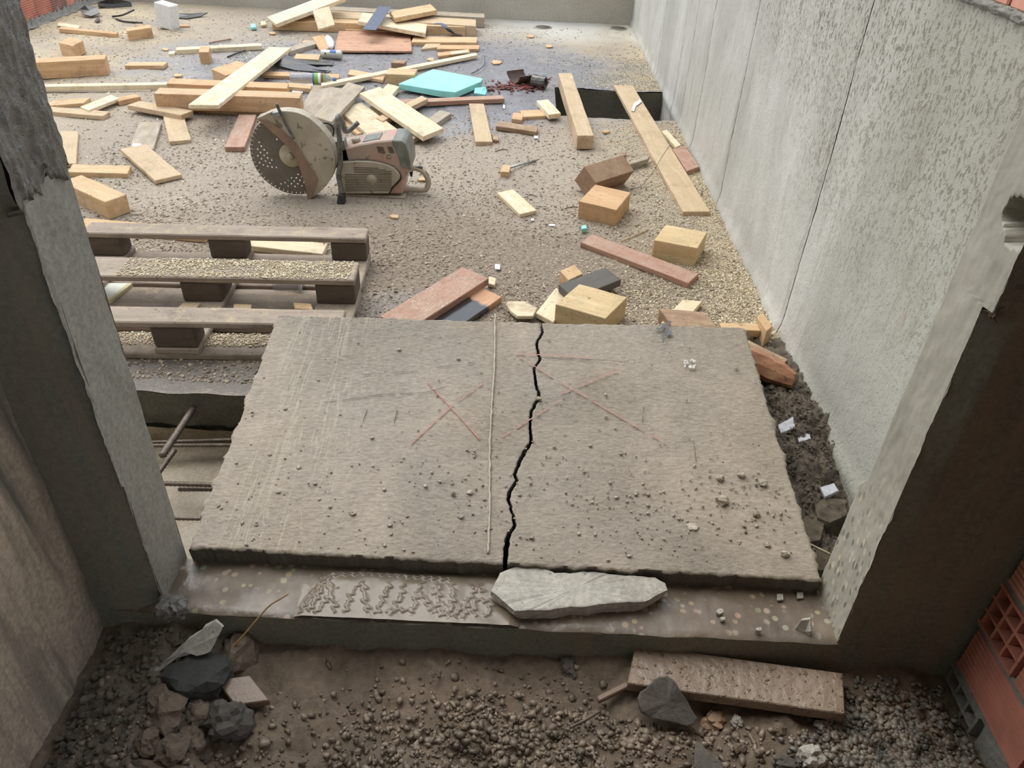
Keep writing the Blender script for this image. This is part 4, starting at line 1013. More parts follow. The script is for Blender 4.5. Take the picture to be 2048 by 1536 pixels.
# tipped timber standing on its edge
def tipped():
    A = W(1170, 362, 0.075); B = W(1247, 338, 0.075)
    ex = (B-A).normalized(); s = Vector((0, 0, 1)).cross(ex).normalized(); up = ex.cross(s)
    if up.z < 0: up = -up; 
    ang = math.radians(33); r = 0.053
    a1 = (s*math.cos(ang)+up*math.sin(ang)); a2 = (-s*math.sin(ang)+up*math.cos(ang))
    L = (B-A).length/2+0.0; c = (A+B)/2
    M = Matrix(((ex.x, a1.x, a2.x, c.x), (ex.y, a1.y, a2.y, c.y), (ex.z, a1.z, a2.z, c.z), (0, 0, 0, 1)))
    bm = bmesh.new(); bmesh.ops.create_cube(bm, size=1)
    for v in bm.verts: v.co = Vector((v.co.x*2*L, v.co.y*2*r, v.co.z*2*r))
    bmesh.ops.bevel(bm, geom=bm.edges[:], offset=0.003, segments=1, affect='EDGES')
    zmin = min((M @ v.co).z for v in bm.verts); M = Matrix.Translation((0, 0, -zmin)) @ M
    o = bmobj('wood_block', bm, 'wood_brown', None, M); tag(o, 'short dark timber tipped on its edge behind cube block', 'block', 'scrap timber on the floor')
tipped()
# small scraper: wooden block head with thin handle
sc = empty('scraper', W(1010, 348, 0), 'small wooden block with thin metal handle on the floor', 'tool')
o = board('head', None, (1001, 343), (1018, 344), (1022, 331), .03, 'wood_tan', 0, None); o.parent = sc; o.matrix_parent_inverse = sc.matrix_basis.inverted()
if 'category' in o: del o['category']
tube('handle', [W(1018, 336, .02), W(1045, 328, .014), W(1072, 321, .008)], .006, 'steel_grey', sc, 6)
# pale wood flake with growth rings, beside the crack
fk = [W(x, y, .03) for x, y in ((1012, 608), (1016, 602), (1050, 602), (1064, 610), (1075, 615), (1066, 632), (1035, 632), (1022, 622))]
tag(prism('wood_flake', fk, (0, 0, -.014), 'wood_pale', bevel=.002), 'irregular pale wood flake behind the slab left of crack', 'offcut')
# log piece by the right wall
def logp():
    V = []; n = 26; seg = 9
    A = W(1498, 722, 0.06); B = W(1588, 762, 0.045)
    d = B-A; s = d.normalized().cross(Vector((0, 0, 1))).normalized()
    for i in range(n):
        t = i/(n-1); p = A+d*t; R = 0.05*(1-0.45*t**3)
        for k in range(seg):
            a = math.pi*2*k/seg; r = R*(1+0.22*fb((math.cos(a)*2, math.sin(a)*2+t*0.6, 3), 4)+0.14*mnoise.noise(Vector((k*2.1, t*2.2, 5))))
            V.append(p+s*math.cos(a)*r*0.95+Vector((0, 0, 1))*math.sin(a)*r*0.9+d*0.06*mnoise.noise(Vector((k*1.3, 1, 1)))*(1 if i == n-1 else 0))
    F = [(i*seg+k, i*seg+(k+1) % seg, (i+1)*seg+(k+1) % seg, (i+1)*seg+k) for i in range(n-1) for k in range(seg)]+[tuple(range(seg))[::-1], tuple((n-1)*seg+k for k in range(seg))]
    o = mesh('log_piece', V, F, 'wood_log'); tag(o, 'splintered reddish log piece wedged between slab and right wall', 'log')
logp()
# nail in the plank under the pallet, wires, twigs
tag(tube('bent_nail', curve_pts([W(648, 489, .028), W(647, 484, .04), W(644, 481, .05)], 8), .0018, 'rebar_steel', None, 5), 'bent nail sticking up from the plank under pallet', 'nail')
WIRES = [('wire', 'thin loop of wire rising over the long right plank', [(1262, 372, .004), (1280, 374, .006), (1305, 345, .03), (1325, 312, .06), (1340, 290, .09)], .0018, 'rebar_steel'),
 ('wire', 'dark curved wire beside the turquoise foam', [(943, 147, .01), (960, 138, .015), (969, 128, .02), (969, 112, .03)], .004, 'strap_blue'),
 ('twig', 'thin twig lying near the pale rough cube', [(1242, 483, .006), (1270, 472, .008), (1297, 459, .006)], .0022, 'straw'),
 ('twig', 'short twig beside the reddish-sided cube block', [(1128, 418, .004), (1140, 414, .006), (1156, 414, .006)], .002, 'rebar_steel'),
 ('twig', 'thin twig near the small pale board', [(1050, 388, .004), (1062, 389, .006), (1075, 393, .004)], .0018, 'rebar_steel'),
 ('twig', 'dark twig under the tan plank end', [(990, 303, .004), (1003, 299, .005), (1016, 299, .004)], .0025, 'rebar_steel'),
 ('straw', 'long straw leaning on the threshold at left', [(455, 1306, -.06), (492, 1265, -.02), (535, 1215, .02), (560, 1198, .03), (576, 1188, .03)], .002, 'straw'),
 ('twig', 'dark twig in the gravel under the muddy plank', [(1140, 1455, -.08), (1170, 1440, -.075), (1200, 1422, -.075)], .0035, 'rebar_steel'),
 ('wire', 'pale wire sticking out beside the right jamb', [(1660, 1108, -.02), (1640, 1098, -.01), (1620, 1088, -.02)], .0025, 'pale_grain'),
 ('wire', 'curled black strip near the far left bricks', [(225, 33, .01), (245, 30, .03), (268, 20, .05)], .008, 'black_rubber'),
 ('wire', 'dark strip lying behind the tiny wood offcut', [(232, 38, .01), (250, 43, .01), (285, 46, .01)], .008, 'black_rubber'),
 ('twig', 'dark splinter behind the white leaning plank', [(418, 86, .01), (440, 82, .012), (462, 78, .01)], .006, 'wood_brown'),
 ('twig', 'dark splinter left of the white leaning plank', [(455, 114, .01), (470, 108, .01), (490, 101, .01)], .006, 'black_rubber'),
 ('saw_fuel_hose', None, [(0, 0, 0)], 0, None)]
for nm, lab, c, r, m in WIRES:
    if r: tag(tube(nm, curve_pts([W(*q) for q in c], 16), r, m, None, 6), lab, nm)

# ================================================================== PALLET (upside down)
def pallet():
    root = empty('pallet', (-0.555, 2.095, 0), 'weathered wooden pallet lying upside down left of the slab', 'pallet')
    root.rotation_euler = (0, 0, math.radians(3.4)); bpy.context.view_layer.update()
    M = root.matrix_world.copy(); D = 0.74; L = 1.08
    def bx(name, lo, hi, mat, bev=0.004):
        bm = bmesh.new(); bmesh.ops.create_cube(bm, size=1); lo = Vector(lo); hi = Vector(hi); c = (lo+hi)/2; s = hi-lo
        for v in bm.verts: v.co = Vector((v.co.x*s.x, v.co.y*s.y, v.co.z*s.z))
        es = [e for e in bm.edges if abs((e.verts[0].co-e.verts[1].co).normalized().dot(Vector((1, 0, 0) if s.x >= s.y else (0, 1, 0)))) > 0.9]
        if max(s.x, s.y) > 0.3: bmesh.ops.subdivide_edges(bm, edges=es, cuts=10)
        for v in bm.verts: v.co += mnoise.noise_vector((v.co+c)*17)*0.0022
        sharp = [e for e in bm.edges if len(e.link_faces) == 2 and e.calc_face_angle(0) > 0.6]
        bmesh.ops.bevel(bm, geom=sharp, offset=bev, segments=1, affect='EDGES')
        me_o = bmobj(name, bm, mat, None, M @ Matrix.Translation(c)); me_o.parent = root; me_o.matrix_parent_inverse = M.inverted(); return me_o
    rows = ((0, 0.098), (D/2-0.07, D/2+0.075), (D-0.098, D))
    for a, b in rows: bx('skid_board', (-L, a, .122), (0, b, .144), 'wood_pallet')
    for ri, (a, b) in enumerate(rows):
        for x0 in (-0.14, -L/2-0.07, -L):
            bx('spacer_block', (x0, a+0.004, .044), (x0+0.138, b-0.004, .1225), 'wood_pallet_block', .006)
    for x0 in (-0.145, -L/2-0.072, -L): bx('cross_board', (x0, 0, .022), (x0+0.145, D, .0445), 'wood_pallet')
    for a, b in ((0, 0.13), (0.17, 0.27), (0.3, 0.445), (0.475, 0.575), (D-0.13, D)): bx('deck_board', (-L, a, 0.0), (0, b, .0225), 'wood_pallet')
    return M
PM = pallet()
pts = []
for k in range(9500):
    r = random.random()
    if r < 0.62:
        x = random.uniform(-0.82, -0.02); y = random.uniform(0.305, 0.44); z = .146
        if random.random() > 0.25+0.75*nz(x*3, y*8, 2): continue
    elif r < 0.85: x = random.uniform(-1.0, -0.1); y = random.uniform(0.05, 0.13); z = .0245
    else: x = random.uniform(-0.7, -0.02); y = random.uniform(0.57, 0.62); z = .0245
    pts.append(tuple(PM @ Vector((x, y, z))))
scatter('sawdust', 'sawdust heaped on the pallet boards', 'sawdust', 'sawdust', pts, rng.uniform(0.0018, 0.0042, len(pts)), flat=0.4, elong=1.5)
for lab, P0, P1, P2, t, m, z in (('dusty block lying inside the pallet by the middle spacer', (352, 618), (390, 618), (402, 605), .03, 'wood_tan_dusty', .024), ('small offcut standing inside the pallet near its front board', (466, 620), (502, 621), (503, 608), .03, 'wood_tan_dusty', .024), ('tan offcut inside the pallet by the right spacer', (590, 616), (626, 619), (622, 607), .035, 'wood_tan', .024)):
    board('wood_block', lab, P0, P1, P2, t, m, z, 'offcut', 'offcuts lying in the pallet')
ff = [W(x, y, .03) for x, y in ((180, 600), (208, 566), (262, 566), (258, 572), (222, 596), (190, 612))]
fr = empty('insulation_scrap', W(220, 590, 0), 'white and yellow insulation scrap under the pallet at left', 'insulation')
prism('foam_sheet', ff, (0, 0, -.012), 'foam_white', fr, jit=.002)
prism('foam_edge', [W(x, y, .034) for x, y in ((256, 566), (264, 567), (222, 600), (212, 603))], (0, 0, -.016), 'foam_yellow', fr)
# translucent cup lying behind the pallet's middle board
cp = empty('plastic_cup', W(575, 575, 0), 'clear crushed plastic cup lying under the pallet', 'cup')
tube('cup_wall', [W(547, 572, .028), W(560, 571, .03), W(585, 571, .031), W(602, 572, .033)], [.018, .024, .027, .03], 'clear_plastic', cp, 14)
tube('cup_rim', [W(600, 572, .033), W(603, 572, .033)], .032, 'white_plastic', cp, 14)

# ================================================================== REBARS in the trench
def rebar(lab, a, b, r=0.006):
    a = Vector(a); b = Vector(b); n = int((b-a).length/0.006)
    pts = [a.lerp(b, i/n) for i in range(n+1)]
    tag(tube('rebar', pts, [r*(1.16 if i % 2 else 0.92) for i in range(n+1)], 'rebar_steel', None, 7), lab, 'rebar', 'reinforcement bars in the trench')
rebar('rebar crossing the trench nearest the broken floor edge', W(295, 891, -.13), W(520, 890, -.13), .006)
rebar('ribbed rebar just above the rear crossing bar', W(290, 885, -.125), W(520, 878, -.125), .006)
rebar('ribbed rebar crossing the middle of the trench', W(320, 967, -.12), W(470, 971, -.12), .007)
rebar('short rebar stub below the middle crossing bar', W(357, 979, -.14), W(480, 979, -.14), .006)
rebar('rebar crossing the trench nearest the threshold', W(335, 1036, -.11), W(450, 1038, -.11), .006)
rebar('thick rebar sticking out of the broken floor edge', W(386, 818, -.05), W(324, 912, -.04), .010)
rebar('bent thin rebar beside the thick protruding bar', W(350, 900, -.09), W(318, 945, -.10), .007)

# ================================================================== STONES AND CHUNKS
def chunk(name, lab, px, z, th, mat, cat='chunk', jit=.006, group=None):
    zs = z if hasattr(z, '__len__') else [z]*len(px)
    out = [W(x, y, h) for (x, y), h in zip(px, zs)]
    # refine outline
    o2 = []
    for i, p in enumerate(out):
        q = out[(i+1) % len(out)]; m = max(1, int((q-p).length/0.012))
        for k in range(m):
            w = p.lerp(q, k/m); 
            if k: w = w+mnoise.noise_vector(w*70)*0.0028
            o2.append(w)
    n = len(o2); c = sum(o2, Vector())/n; bm = bmesh.new()
    nr = Vector()
    for i in range(n): nr += (o2[i]-c).cross(o2[(i+1) % n]-c)
    nr.normalize(); nr = nr if nr.z > 0 else -nr
    R = [[bm.verts.new(p) for p in o2]]
    inner = []
    for f in (0.94, 0.6, 0.3):
        inner.append([bm.verts.new(c+(p-c)*f+nr*(0.0012+(0.001*mnoise.noise((c+(p-c)*f)*30)))) for p in o2])
    cv = bm.verts.new(c+nr*0.002)
    rings = [R[0]]+inner
    for a, b in zip(rings[:-1], rings[1:]):
        for i in range(n): bm.faces.new((a[i], a[(i+1) % n], b[(i+1) % n], b[i]))
    for i in range(n): bm.faces.new((rings[-1][i], rings[-1][(i+1) % n], cv))
    mid = [bm.verts.new(p-nr*th*0.5+mnoise.noise_vector(p*45)*jit) for p in o2]
    low = [bm.verts.new(c+(p-c)*0.93-nr*th+mnoise.noise_vector(p*45)*jit) for p in o2]
    for a, b in ((R[0], mid), (mid, low)):
        for i in range(n): bm.faces.new((a[i], b[i], b[(i+1) % n], a[(i+1) % n]))
    bm.faces.new(low)
    o = bmobj(name, bm, mat); tag(o, lab, cat, group); return o
chunk('concrete_chunk', 'large flat concrete chunk lying on the threshold edge', [(982, 1182), (1000, 1146), (1030, 1134), (1088, 1133), (1098, 1146), (1140, 1147), (1165, 1142), (1240, 1150), (1310, 1155), (1330, 1166), (1335, 1180), (1310, 1192), (1290, 1203), (1225, 1206), (1165, 1214), (1140, 1213), (1100, 1220), (1030, 1222)], .038, .036, 'concrete_chunk')
chunk('concrete_flake', 'triangular grey flake leaning on the mud-coated plank', [(1276, 1398), (1280, 1384), (1318, 1354), (1335, 1352), (1348, 1360), (1396, 1438), (1388, 1450), (1372, 1453), (1340, 1444), (1300, 1436), (1284, 1424)], [-.05, -.045, -.03, -.03, -.03, -.075, -.08, -.08, -.075, -.07, -.06], .016, 'concrete_chunk_dark', 'flake', .003)
chunk('concrete_flake', 'pale grey flake at the very bottom right of centre', [(1388, 1536), (1390, 1490), (1400, 1484), (1418, 1505), (1442, 1522), (1452, 1545), (1420, 1560)], -.075, .02, 'concrete_chunk_dark', 'flake', .003)
chunk('concrete_flake', 'small pale flake standing by the foot of the right jamb', [(1590, 1257), (1602, 1240), (1620, 1238), (1622, 1262), (1616, 1287), (1600, 1275)], [.0, .03, .035, .02, -.03, -.02], .01, 'concrete_chunk', 'flake', .002)
chunk('concrete_flake', 'ribbed pale flake tilted up on the left rubble', [(288, 1358), (300, 1340), (335, 1318), (365, 1290), (392, 1268), (430, 1241), (446, 1254), (432, 1282), (420, 1304), (395, 1312), (385, 1306), (350, 1318), (318, 1338), (300, 1358)], [-.06, -.05, -.03, -.01, 0, .02, .01, -.01, -.025, -.03, -.03, -.045, -.055, -.062], .02, 'concrete_chunk', 'flake', .004)
def rock(name, lab, c, r, hgt, z, mat, rough=0.35, rot=0.0, group=None, sub=3):
    C = W(c[0], c[1], z+hgt*0.35); rx = (W(c[0]+r[0], c[1], C.z)-W(c[0]-r[0], c[1], C.z)).length/2; ry = (W(c[0], c[1]+r[1], C.z)-W(c[0], c[1]-r[1], C.z)).length/2
    bm = bmesh.new(); bmesh.ops.create_icosphere(bm, subdivisions=sub, radius=1); sd_ = Vector((c[0]*0.37, c[1]*0.53, 1.7)); cr, sr = math.cos(rot), math.sin(rot)
    for v in bm.verts:
        d = v.co.normalized(); k = 1+rough*fb(tuple(d*1.3+sd_), 3)+0.1*fb(tuple(d*5+sd_), 4)
        q = Vector((d.x*rx*k, d.y*ry*k, d.z*hgt*0.6*k))
        # a few flat broken planes
        for j in range(4):
            pn = Vector((mnoise.noise(sd_+Vector((j*3.1, 0, 0))), mnoise.noise(sd_+Vector((0, j*2.7, 5))), 0.35+abs(mnoise.noise(sd_+Vector((j, j, 9)))))).normalized()
            lim = 0.62*(abs(pn.x)*rx+abs(pn.y)*ry+abs(pn.z)*hgt*0.6); e = q.dot(pn)-lim
            if e > 0: q -= pn*e*0.9
        v.co = Vector((q.x*cr-q.y*sr, q.x*sr+q.y*cr, q.z))+C
    o = bmobj(name, bm, mat); tag(o, lab, 'stone', group); return o
GS = 'loose stones in front of the threshold'
rock('dark_stone', 'black-grey stone under the ribbed flake at lower left', (396, 1352), (68, 42), .07, -.09, 'concrete_chunk_black', 0.25)
rock('crusted_stone', 'rough crusted chunk near the bottom left', (455, 1442), (44, 36), .055, -.095, 'concrete_chunk_dark', 0.5, 0.5)
rock('muddy_stone', 'rounded muddy stone behind the straw by threshold', (478, 1305), (36, 40), .07, -.11, 'mud', 0.25)
for lab, c, r, h, m, ro in (('muddy brick fragment in the left corner rubble', (332, 1418), (34, 40), .05, 'concrete_rubble_brown', 0.6), ('second muddy fragment below the dark stone', (398, 1425), (24, 24), .04, 'concrete_rubble_brown', 0.2), ('muddy fragment at the bottom left corner of view', (345, 1500), (30, 28), .05, 'concrete_rubble_brown', 0.1), ('muddy fragment left of the bottom left one', (296, 1486), (20, 24), .04, 'concrete_rubble_brown', 0.9), ('flat muddy stone along the bottom edge at left', (300, 1540), (70, 16), .03, 'concrete_rubble_brown', 0), ('brown fragment beside the crusted chunk', (385, 1480), (22, 26), .04, 'concrete_rubble_brown', 0.4), ('wet lump of mortar at the foot of the left jamb', (345, 1215), (30, 22), .04, 'concrete_wet_rough', 0.2),
        ('half-buried brown lump below the muddy plank', (1428, 1442), (22, 18), .035, 'wood_brown', 0.3), ('pale crumb right of the brown lump', (1474, 1444), (10, 12), .02, 'concrete_chunk', 0), ('white knobbly chunk at the bottom right', (1622, 1515), (28, 22), .045, 'concrete_chunk', 0.2), ('grey knobbly chunk next to the white one', (1570, 1528), (24, 14), .03, 'concrete_chunk_dark', 0), ('small stone in the mud below plank right end', (1640, 1452), (10, 10), .02, 'concrete_chunk', 0), ('mud lump below the plank middle', (1555, 1460), (15, 12), .025, 'concrete_rubble_brown', 0), ('loose lump in the mud right of the pale flake', (1478, 1498), (14, 11), .025, 'concrete_rubble_brown', 0), ('round stone half sunk under the threshold centre', (1136, 1335), (14, 17), .035, 'concrete_chunk_dark', 0.3), ('flat shard at the bottom edge right side', (1700, 1525), (28, 9), .015, 'concrete_chunk_dark', 0)):
    if m == 'concrete_rubble_brown': m = 'mud'; h *= 0.75
    rock('rubble_stone', lab, c, r, h, near_h(W(c[0], c[1], -.09).x, W(c[0], c[1], -.09).y)-h*0.15+(0.05 if 'left jamb' in lab else 0), m, 0.6, ro, GS)
# crumbs lying on threshold and slab that are big enough to pick out
for lab, x, y, r, z in (('small yellow-grey pebble pair on the right of threshold', 1441, 1222, 9, .004), ('tiny grey pebble on the threshold right side', 1446, 1237, 6, .004), ('pebble near the front edge of the threshold right', 1518, 1258, 7, .004)):
    n = 7; px = [(x+r*math.cos(2*math.pi*k/n)*random.uniform(.7, 1.1), y-r*.7*math.sin(2*math.pi*k/n)*random.uniform(.7, 1.1)) for k in range(n)]
    chunk('pebble', lab, px, z+.008, .008, 'concrete_chunk', 'pebble', .002, 'pebbles on the threshold')
for lab, x, y in (('square mosaic chip on the threshold near right jamb', 1600, 1190), ('tilted mosaic chip on the threshold left of the square one', 1560, 1194)):
    chunk('tile_chip', lab, [(x-6, y+7), (x-6, y-6), (x+6, y-6), (x+7, y+6)], .006, .004, 'concrete_chunk', 'tile chip', .0005, 'tile chips on the threshold')
def slabchunk(lab, x, y, r, hgt):
    c = onplane(x, y); c = c+SN*(slab_h(c)+hgt*0.25); v, f = ico(); V = []
    bm = bmesh.new(); bmesh.ops.create_icosphere(bm, subdivisions=2, radius=1)
    for q in bm.verts:
        k = 1+0.45*fb(tuple(q.co*2.2+Vector((x, y, 0))), 4)
        q.co = Vector((q.co.x*r*k, q.co.y*r*k*0.8, q.co.z*hgt*k*0.6))+c
    o = bmobj('concrete_crumb', bm, 'crumb'); tag(o, lab, 'crumb', 'crumbs on the slab')
for a in (('largest pale lump on the right part of the slab', 1445, 1003, .016, .024), ('dark lump pair upper, near slab right part', 1440, 958, .011, .014), ('lump right of the dark pair on the slab', 1482, 952, .011, .012), ('pale crumb cluster near the slab right edge', 1525, 968, .012, .012), ('brown lump close to the slab right edge', 1512, 1030, .010, .016), ('lump left of the slab front right corner', 1570, 1110, .011, .014), ('smaller crumb beside the corner lump', 1535, 1092, .008, .009), ('white-tipped crumb near the ridge line', 907, 990, .007, .016), ('pale crumb left of the ridge line', 940, 985, .009, .008), ('crumb on the slab below centre left', 705, 1026, .009, .007), ('flat crumb among dust on the slab right', 1385, 1055, .016, .006), ('stone wedged in the middle of the slab crack', 1078, 799, .007, .012)):
    slabchunk(*a)
# square tile pieces in the wet gap
for lab, px, z in (('glossy square tile lying in the wet gap, upper one', [(1556, 850), (1586, 833), (1590, 856), (1561, 866)], [.022, .03, .03, .022]), ('darker square tile beside the upper glossy tile', [(1594, 866), (1618, 855), (1622, 878), (1598, 884)], [.012, .018, .018, .012]), ('glossy square tile lying near the right wall foot', [(1640, 975), (1668, 966), (1678, 982), (1650, 994)], [-.02, -.015, -.015, -.02])):
    m = 'tile_wet'
    if m not in MAT: plain(m, srgb(182, 184, 188), 0.3, var=0.2, scale=60, bump=0.2)  # pale base colour stands in for bright reflections on the tiles
    chunk('tile_piece', lab, px, z, .012, m, 'tile', .0008, 'tile pieces in the wet gap')
for lab, px, z in (('rubble block by the foot of the right jamb', [(1630, 1010), (1650, 995), (1690, 1000), (1695, 1030), (1660, 1045), (1635, 1035)], -.03), ('grey stone in the gap near slab front corner', [(1600, 1040), (1625, 1025), (1650, 1045), (1640, 1080), (1612, 1085)], -.04), ('flat grey shard below the log piece', [(1552, 790), (1560, 776), (1580, 776), (1578, 788), (1565, 793)], -.0), ('blue-grey stone at the slab front right corner', [(1620, 1110), (1640, 1095), (1660, 1115), (1650, 1140), (1630, 1140)], -.05)):
    chunk('rubble_stone', lab, px, z, .04, 'wet_rubble' if 'flat' not in lab else 'concrete_chunk_dark', 'stone', .005, 'stones in the wet gap')

# ================================================================== SMALL THINGS AT THE BACK
# white aerated block
def aac():
    c = W(331, 60, 0); ctr = Vector((c.x, c.y+0.06, 0))
    M = Matrix.Translation(ctr) @ Matrix.Rotation(math.radians(-14), 4, 'Z') @ Matrix.Rotation(math.radians(9), 4, 'Y')
    bm = bmesh.new(); bmesh.ops.create_cube(bm, size=1)
    for v in bm.verts: v.co = Vector((v.co.x*.15, v.co.y*.11, (v.co.z+.5)*.185))
    bmesh.ops.bevel(bm, geom=bm.edges[:], offset=.004, segments=1, affect='EDGES')
    zm = min((M @ v.co).z for v in bm.verts)
    o = bmobj('aerated_block', bm, 'aac_white', None, Matrix.Translation((0, 0, -zm)) @ M); tag(o, 'white aerated concrete block standing tilted at the far left', 'block')
aac()
# turquoise foam
fr = empty('foam_board', W(880, 170, 0), 'turquoise insulation foam board with a broken corner', 'foam board')
fo = [W(x, y, .055) for x, y in ((797, 167), (866, 138), (966, 157), (962, 163), (911, 184), (880, 181))]
prism('board', fo, (0, 0, -.04), 'foam_turquoise', fr, bevel=.003, jit=.003)
chunk('foam_scrap', 'small broken turquoise foam piece beside the board', [(948, 186), (950, 176), (972, 173), (974, 182), (970, 190)], [.03, .045, .05, .03, .02], .03, 'foam_turquoise', 'foam scrap', .005)
for lab, x, y in (('tiny turquoise foam crumb behind the leaning plank', 506, 51), ('tiny pale foam crumb near the back pile', 526, 46), ('tiny pale green foam crumb near the cube block', 1168, 454)):
    chunk('foam_crumb', lab, [(x-5, y+4), (x-4, y-3), (x+4, y-4), (x+6, y+3)], .025, .02, 'foam_turquoise' if 'turq' in lab or 'green' in lab else 'foam_yellow', 'foam scrap', .003)
for lab, x, y in (('round floor drain near the back wall, left one', 1086, 54), ('round floor drain in the far right corner', 1236, 56)):
    c = W(x, y, .006); dr = empty('floor_drain', (c.x, c.y, 0), lab, 'drain', 'floor drains at the back wall')
    tube('drain_cover', [c-Vector((0, 0, .006)), c+Vector((0, 0, .001))], .068, 'concrete_slab_edge', dr, 20); tube('drain_collar', [c-Vector((0, 0, .006)), c], .085, 'concrete_back', dr, 20)
# straps
def ribbon(name, lab, ctrl, w, mat, th=.003):
    c = curve_pts([W(*q) for q in ctrl], 24); V = []; F = []
    for i, p in enumerate(c):
        d = (c[min(i+1, len(c)-1)]-c[max(i-1, 0)]); s = Vector((d.y, -d.x, 0)).normalized()*w/2
        V += [p-s, p+s, p+s+Vector((0, 0, th)), p-s+Vector((0, 0, th))]
    for i in range(len(c)-1):
        for k in range(4): F.append((4*i+k, 4*i+(k+1) % 4, 4*i+4+(k+1) % 4, 4*i+4+k))
    F += [(0, 1, 2, 3), (4*len(c)-4, 4*len(c)-3, 4*len(c)-2, 4*len(c)-1)]
    tag(mesh(name, V, F, mat, smooth=False), lab, 'strap')
ribbon('strap', 'wide blue-grey strap draped over the back pile', [(770, 14, .17), (762, 26, .16), (754, 38, .145), (746, 50, .13), (738, 60, .115)], .11, 'strap_blue')
ribbon('strap', 'narrow dark strap hanging off the right beams', [(868, 48, .1), (882, 48, .105), (893, 56, .09), (905, 66, .03), (923, 70, .01)], .045, 'strap_blue')
# black roofing felt sheets
def felt(lab, px, z, name='tar_sheet', mat='tar_black'):
    out = [W(x, y, h) for (x, y), h in zip(px, z)]; n = len(out); c = sum(out, Vector())/n
    V = out+[p-Vector((0, 0, .006)) for p in out]+[c, c-Vector((0, 0, .006))]
    F = [(i, (i+1) % n, 2*n) for i in range(n)]+[(n+(i+1) % n, n+i, 2*n+1) for i in range(n)]+[(i, n+i, n+(i+1) % n, (i+1) % n) for i in range(n)]
    tag(mesh(name, V, F, mat), lab, 'sheet')
felt('black curled roofing felt behind the plastic bottle', [(545, 128), (560, 116), (576, 110), (590, 118), (640, 122), (668, 124), (664, 130), (610, 131), (600, 136), (662, 142), (655, 145), (590, 140)], [.03, .05, .05, .02, .012, .02, .01, .01, .01, .02, .01, .01])
felt('dark felt strip right of the white aerated block', [(352, 26), (380, 27), (415, 25), (402, 32), (372, 37), (352, 35)], [.03, .02, .03, .01, .008, .01])
felt('black crate remnant by the far left bricks', [(160, 18), (170, 10), (195, 14), (200, 26), (182, 32), (165, 28)], [.05, .08, .06, .03, .02, .03])
felt('dark membrane heap at the far end behind block', [(195, 5), (225, -4), (262, 4), (264, 12), (230, 14), (196, 12)], [.03, .08, .05, .02, .01, .02])
felt('small torn dark strip near the far left offcuts', [(189, 42), (198, 31), (200, 40), (193, 44)], [.01, .03, .02, .01])
# brown curved pipe shard and pipe stub at the hole rim
def shard(lab, x, y, r, L, ang, mat, a0=-80, a1=70):
    c = W(x, y, 0); d = Vector((math.cos(ang), math.sin(ang), 0)); s = Vector((-d.y, d.x, 0)); V = []; n = 12
    for e in (-L/2, L/2):
        for rr in (r, r-.008):
            for k in range(n+1):
                a = math.radians(a0+(a1-a0)*k/n+180*0)+math.pi*1.5; V.append(c+d*(e+.012*mnoise.noise(Vector((k, e*9, 1))))+s*rr*math.cos(a)+Vector((0, 0, r+rr*math.sin(a)+.002)))
    m = n+1; F = []
    for k in range(n):
        F += [(k, k+1, 2*m+k+1, 2*m+k), (m+k+1, m+k, 3*m+k, 3*m+k+1), (k, m+k, m+k+1, k+1), (2*m+k, 2*m+k+1, 3*m+k+1, 3*m+k)]
    F += [(0, 2*m, 3*m, m), (n, m+n, 3*m+n, 2*m+n)]
    tag(mesh('pipe_shard', V, F, mat, smooth=False), lab, 'pipe shard')
shard('large curved brown pipe shard left of the shaft', 1043, 166, .09, .14, 0.6, 'brown_rubber', -75, 75)
shard('grey pipe stub at the rim of the shaft', 1078, 176, .04, .1, -0.4, 'steel_painted_worn', -170, 170)
# drinks can
def can():
    a = W(643, 108, .033); b = W(684, 110, .033)
    r = empty('drinks_can', (a+b)/2-Vector((0, 0, .033)), 'silver drinks can with blue print lying on its side', 'can')
    d = (b-a); q = lambda t: a+d*t
    tube('can_body', [q(0), q(.03), q(.08), q(.92), q(.97), q(1)], [.024, .03, .033, .033, .03, .026], 'can_print', r, 20)
    tube('can_end', [q(-.01), q(.012)], .025, 'steel_grey', r, 20)
    for t0, t1, m in ((.45, .75, 'blue_print'), (.2, .27, 'tar_black')):
        V = []; n = 8; s = d.normalized().cross(Vector((0, 0, 1))).normalized(); F = []
        for t in (t0, t1):
            for k in range(n+1):
                an = math.radians(30+70*k/n) if m == 'blue_print' else math.radians(10+22*k/n); V.append(q(t)+(s*math.cos(an)+Vector((0, 0, 1))*math.sin(an))*.0336)
        F = [(k, k+1, n+2+k, n+1+k) for k in range(n)]; mesh('print_patch', V, F, m, r)
can()
def bottle():
    a = W(580, 158, .042); b = W(672, 160, .038); d = b-a; q = lambda t: a+d*t
    r = empty('plastic_bottle', (a+b)/2-Vector((0, 0, .04)), 'crumpled clear plastic bottle with green label lying on its side', 'bottle')
    prof = [(0, .02), (.01, .036), (.05, .041), (.2, .038), (.3, .042), (.48, .04), (.52, .042), (.76, .042), (.84, .03), (.9, .015), (.94, .014)]
    tube('bottle_body', [q(t) for t, _ in prof], [x for _, x in prof], 'clear_plastic', r, 18)
    tube('bottle_label', [q(.53), q(.55), q(.74), q(.75)], [.0425, .0432, .0432, .0425], 'green_print', r, 18)
    tube('label_edge', [q(.5), q(.53)], .0434, 'blue_print', r, 18); tube('label_picture', [q(.68), q(.73)], .0436, 'red_brown_print', r, 18); tube('label_white', [q(.62), q(.68)], .0436, 'white_plastic', r, 18)
    tube('cap', [q(.94), q(1.0)], .016, 'blue_print', r, 14)
bottle()
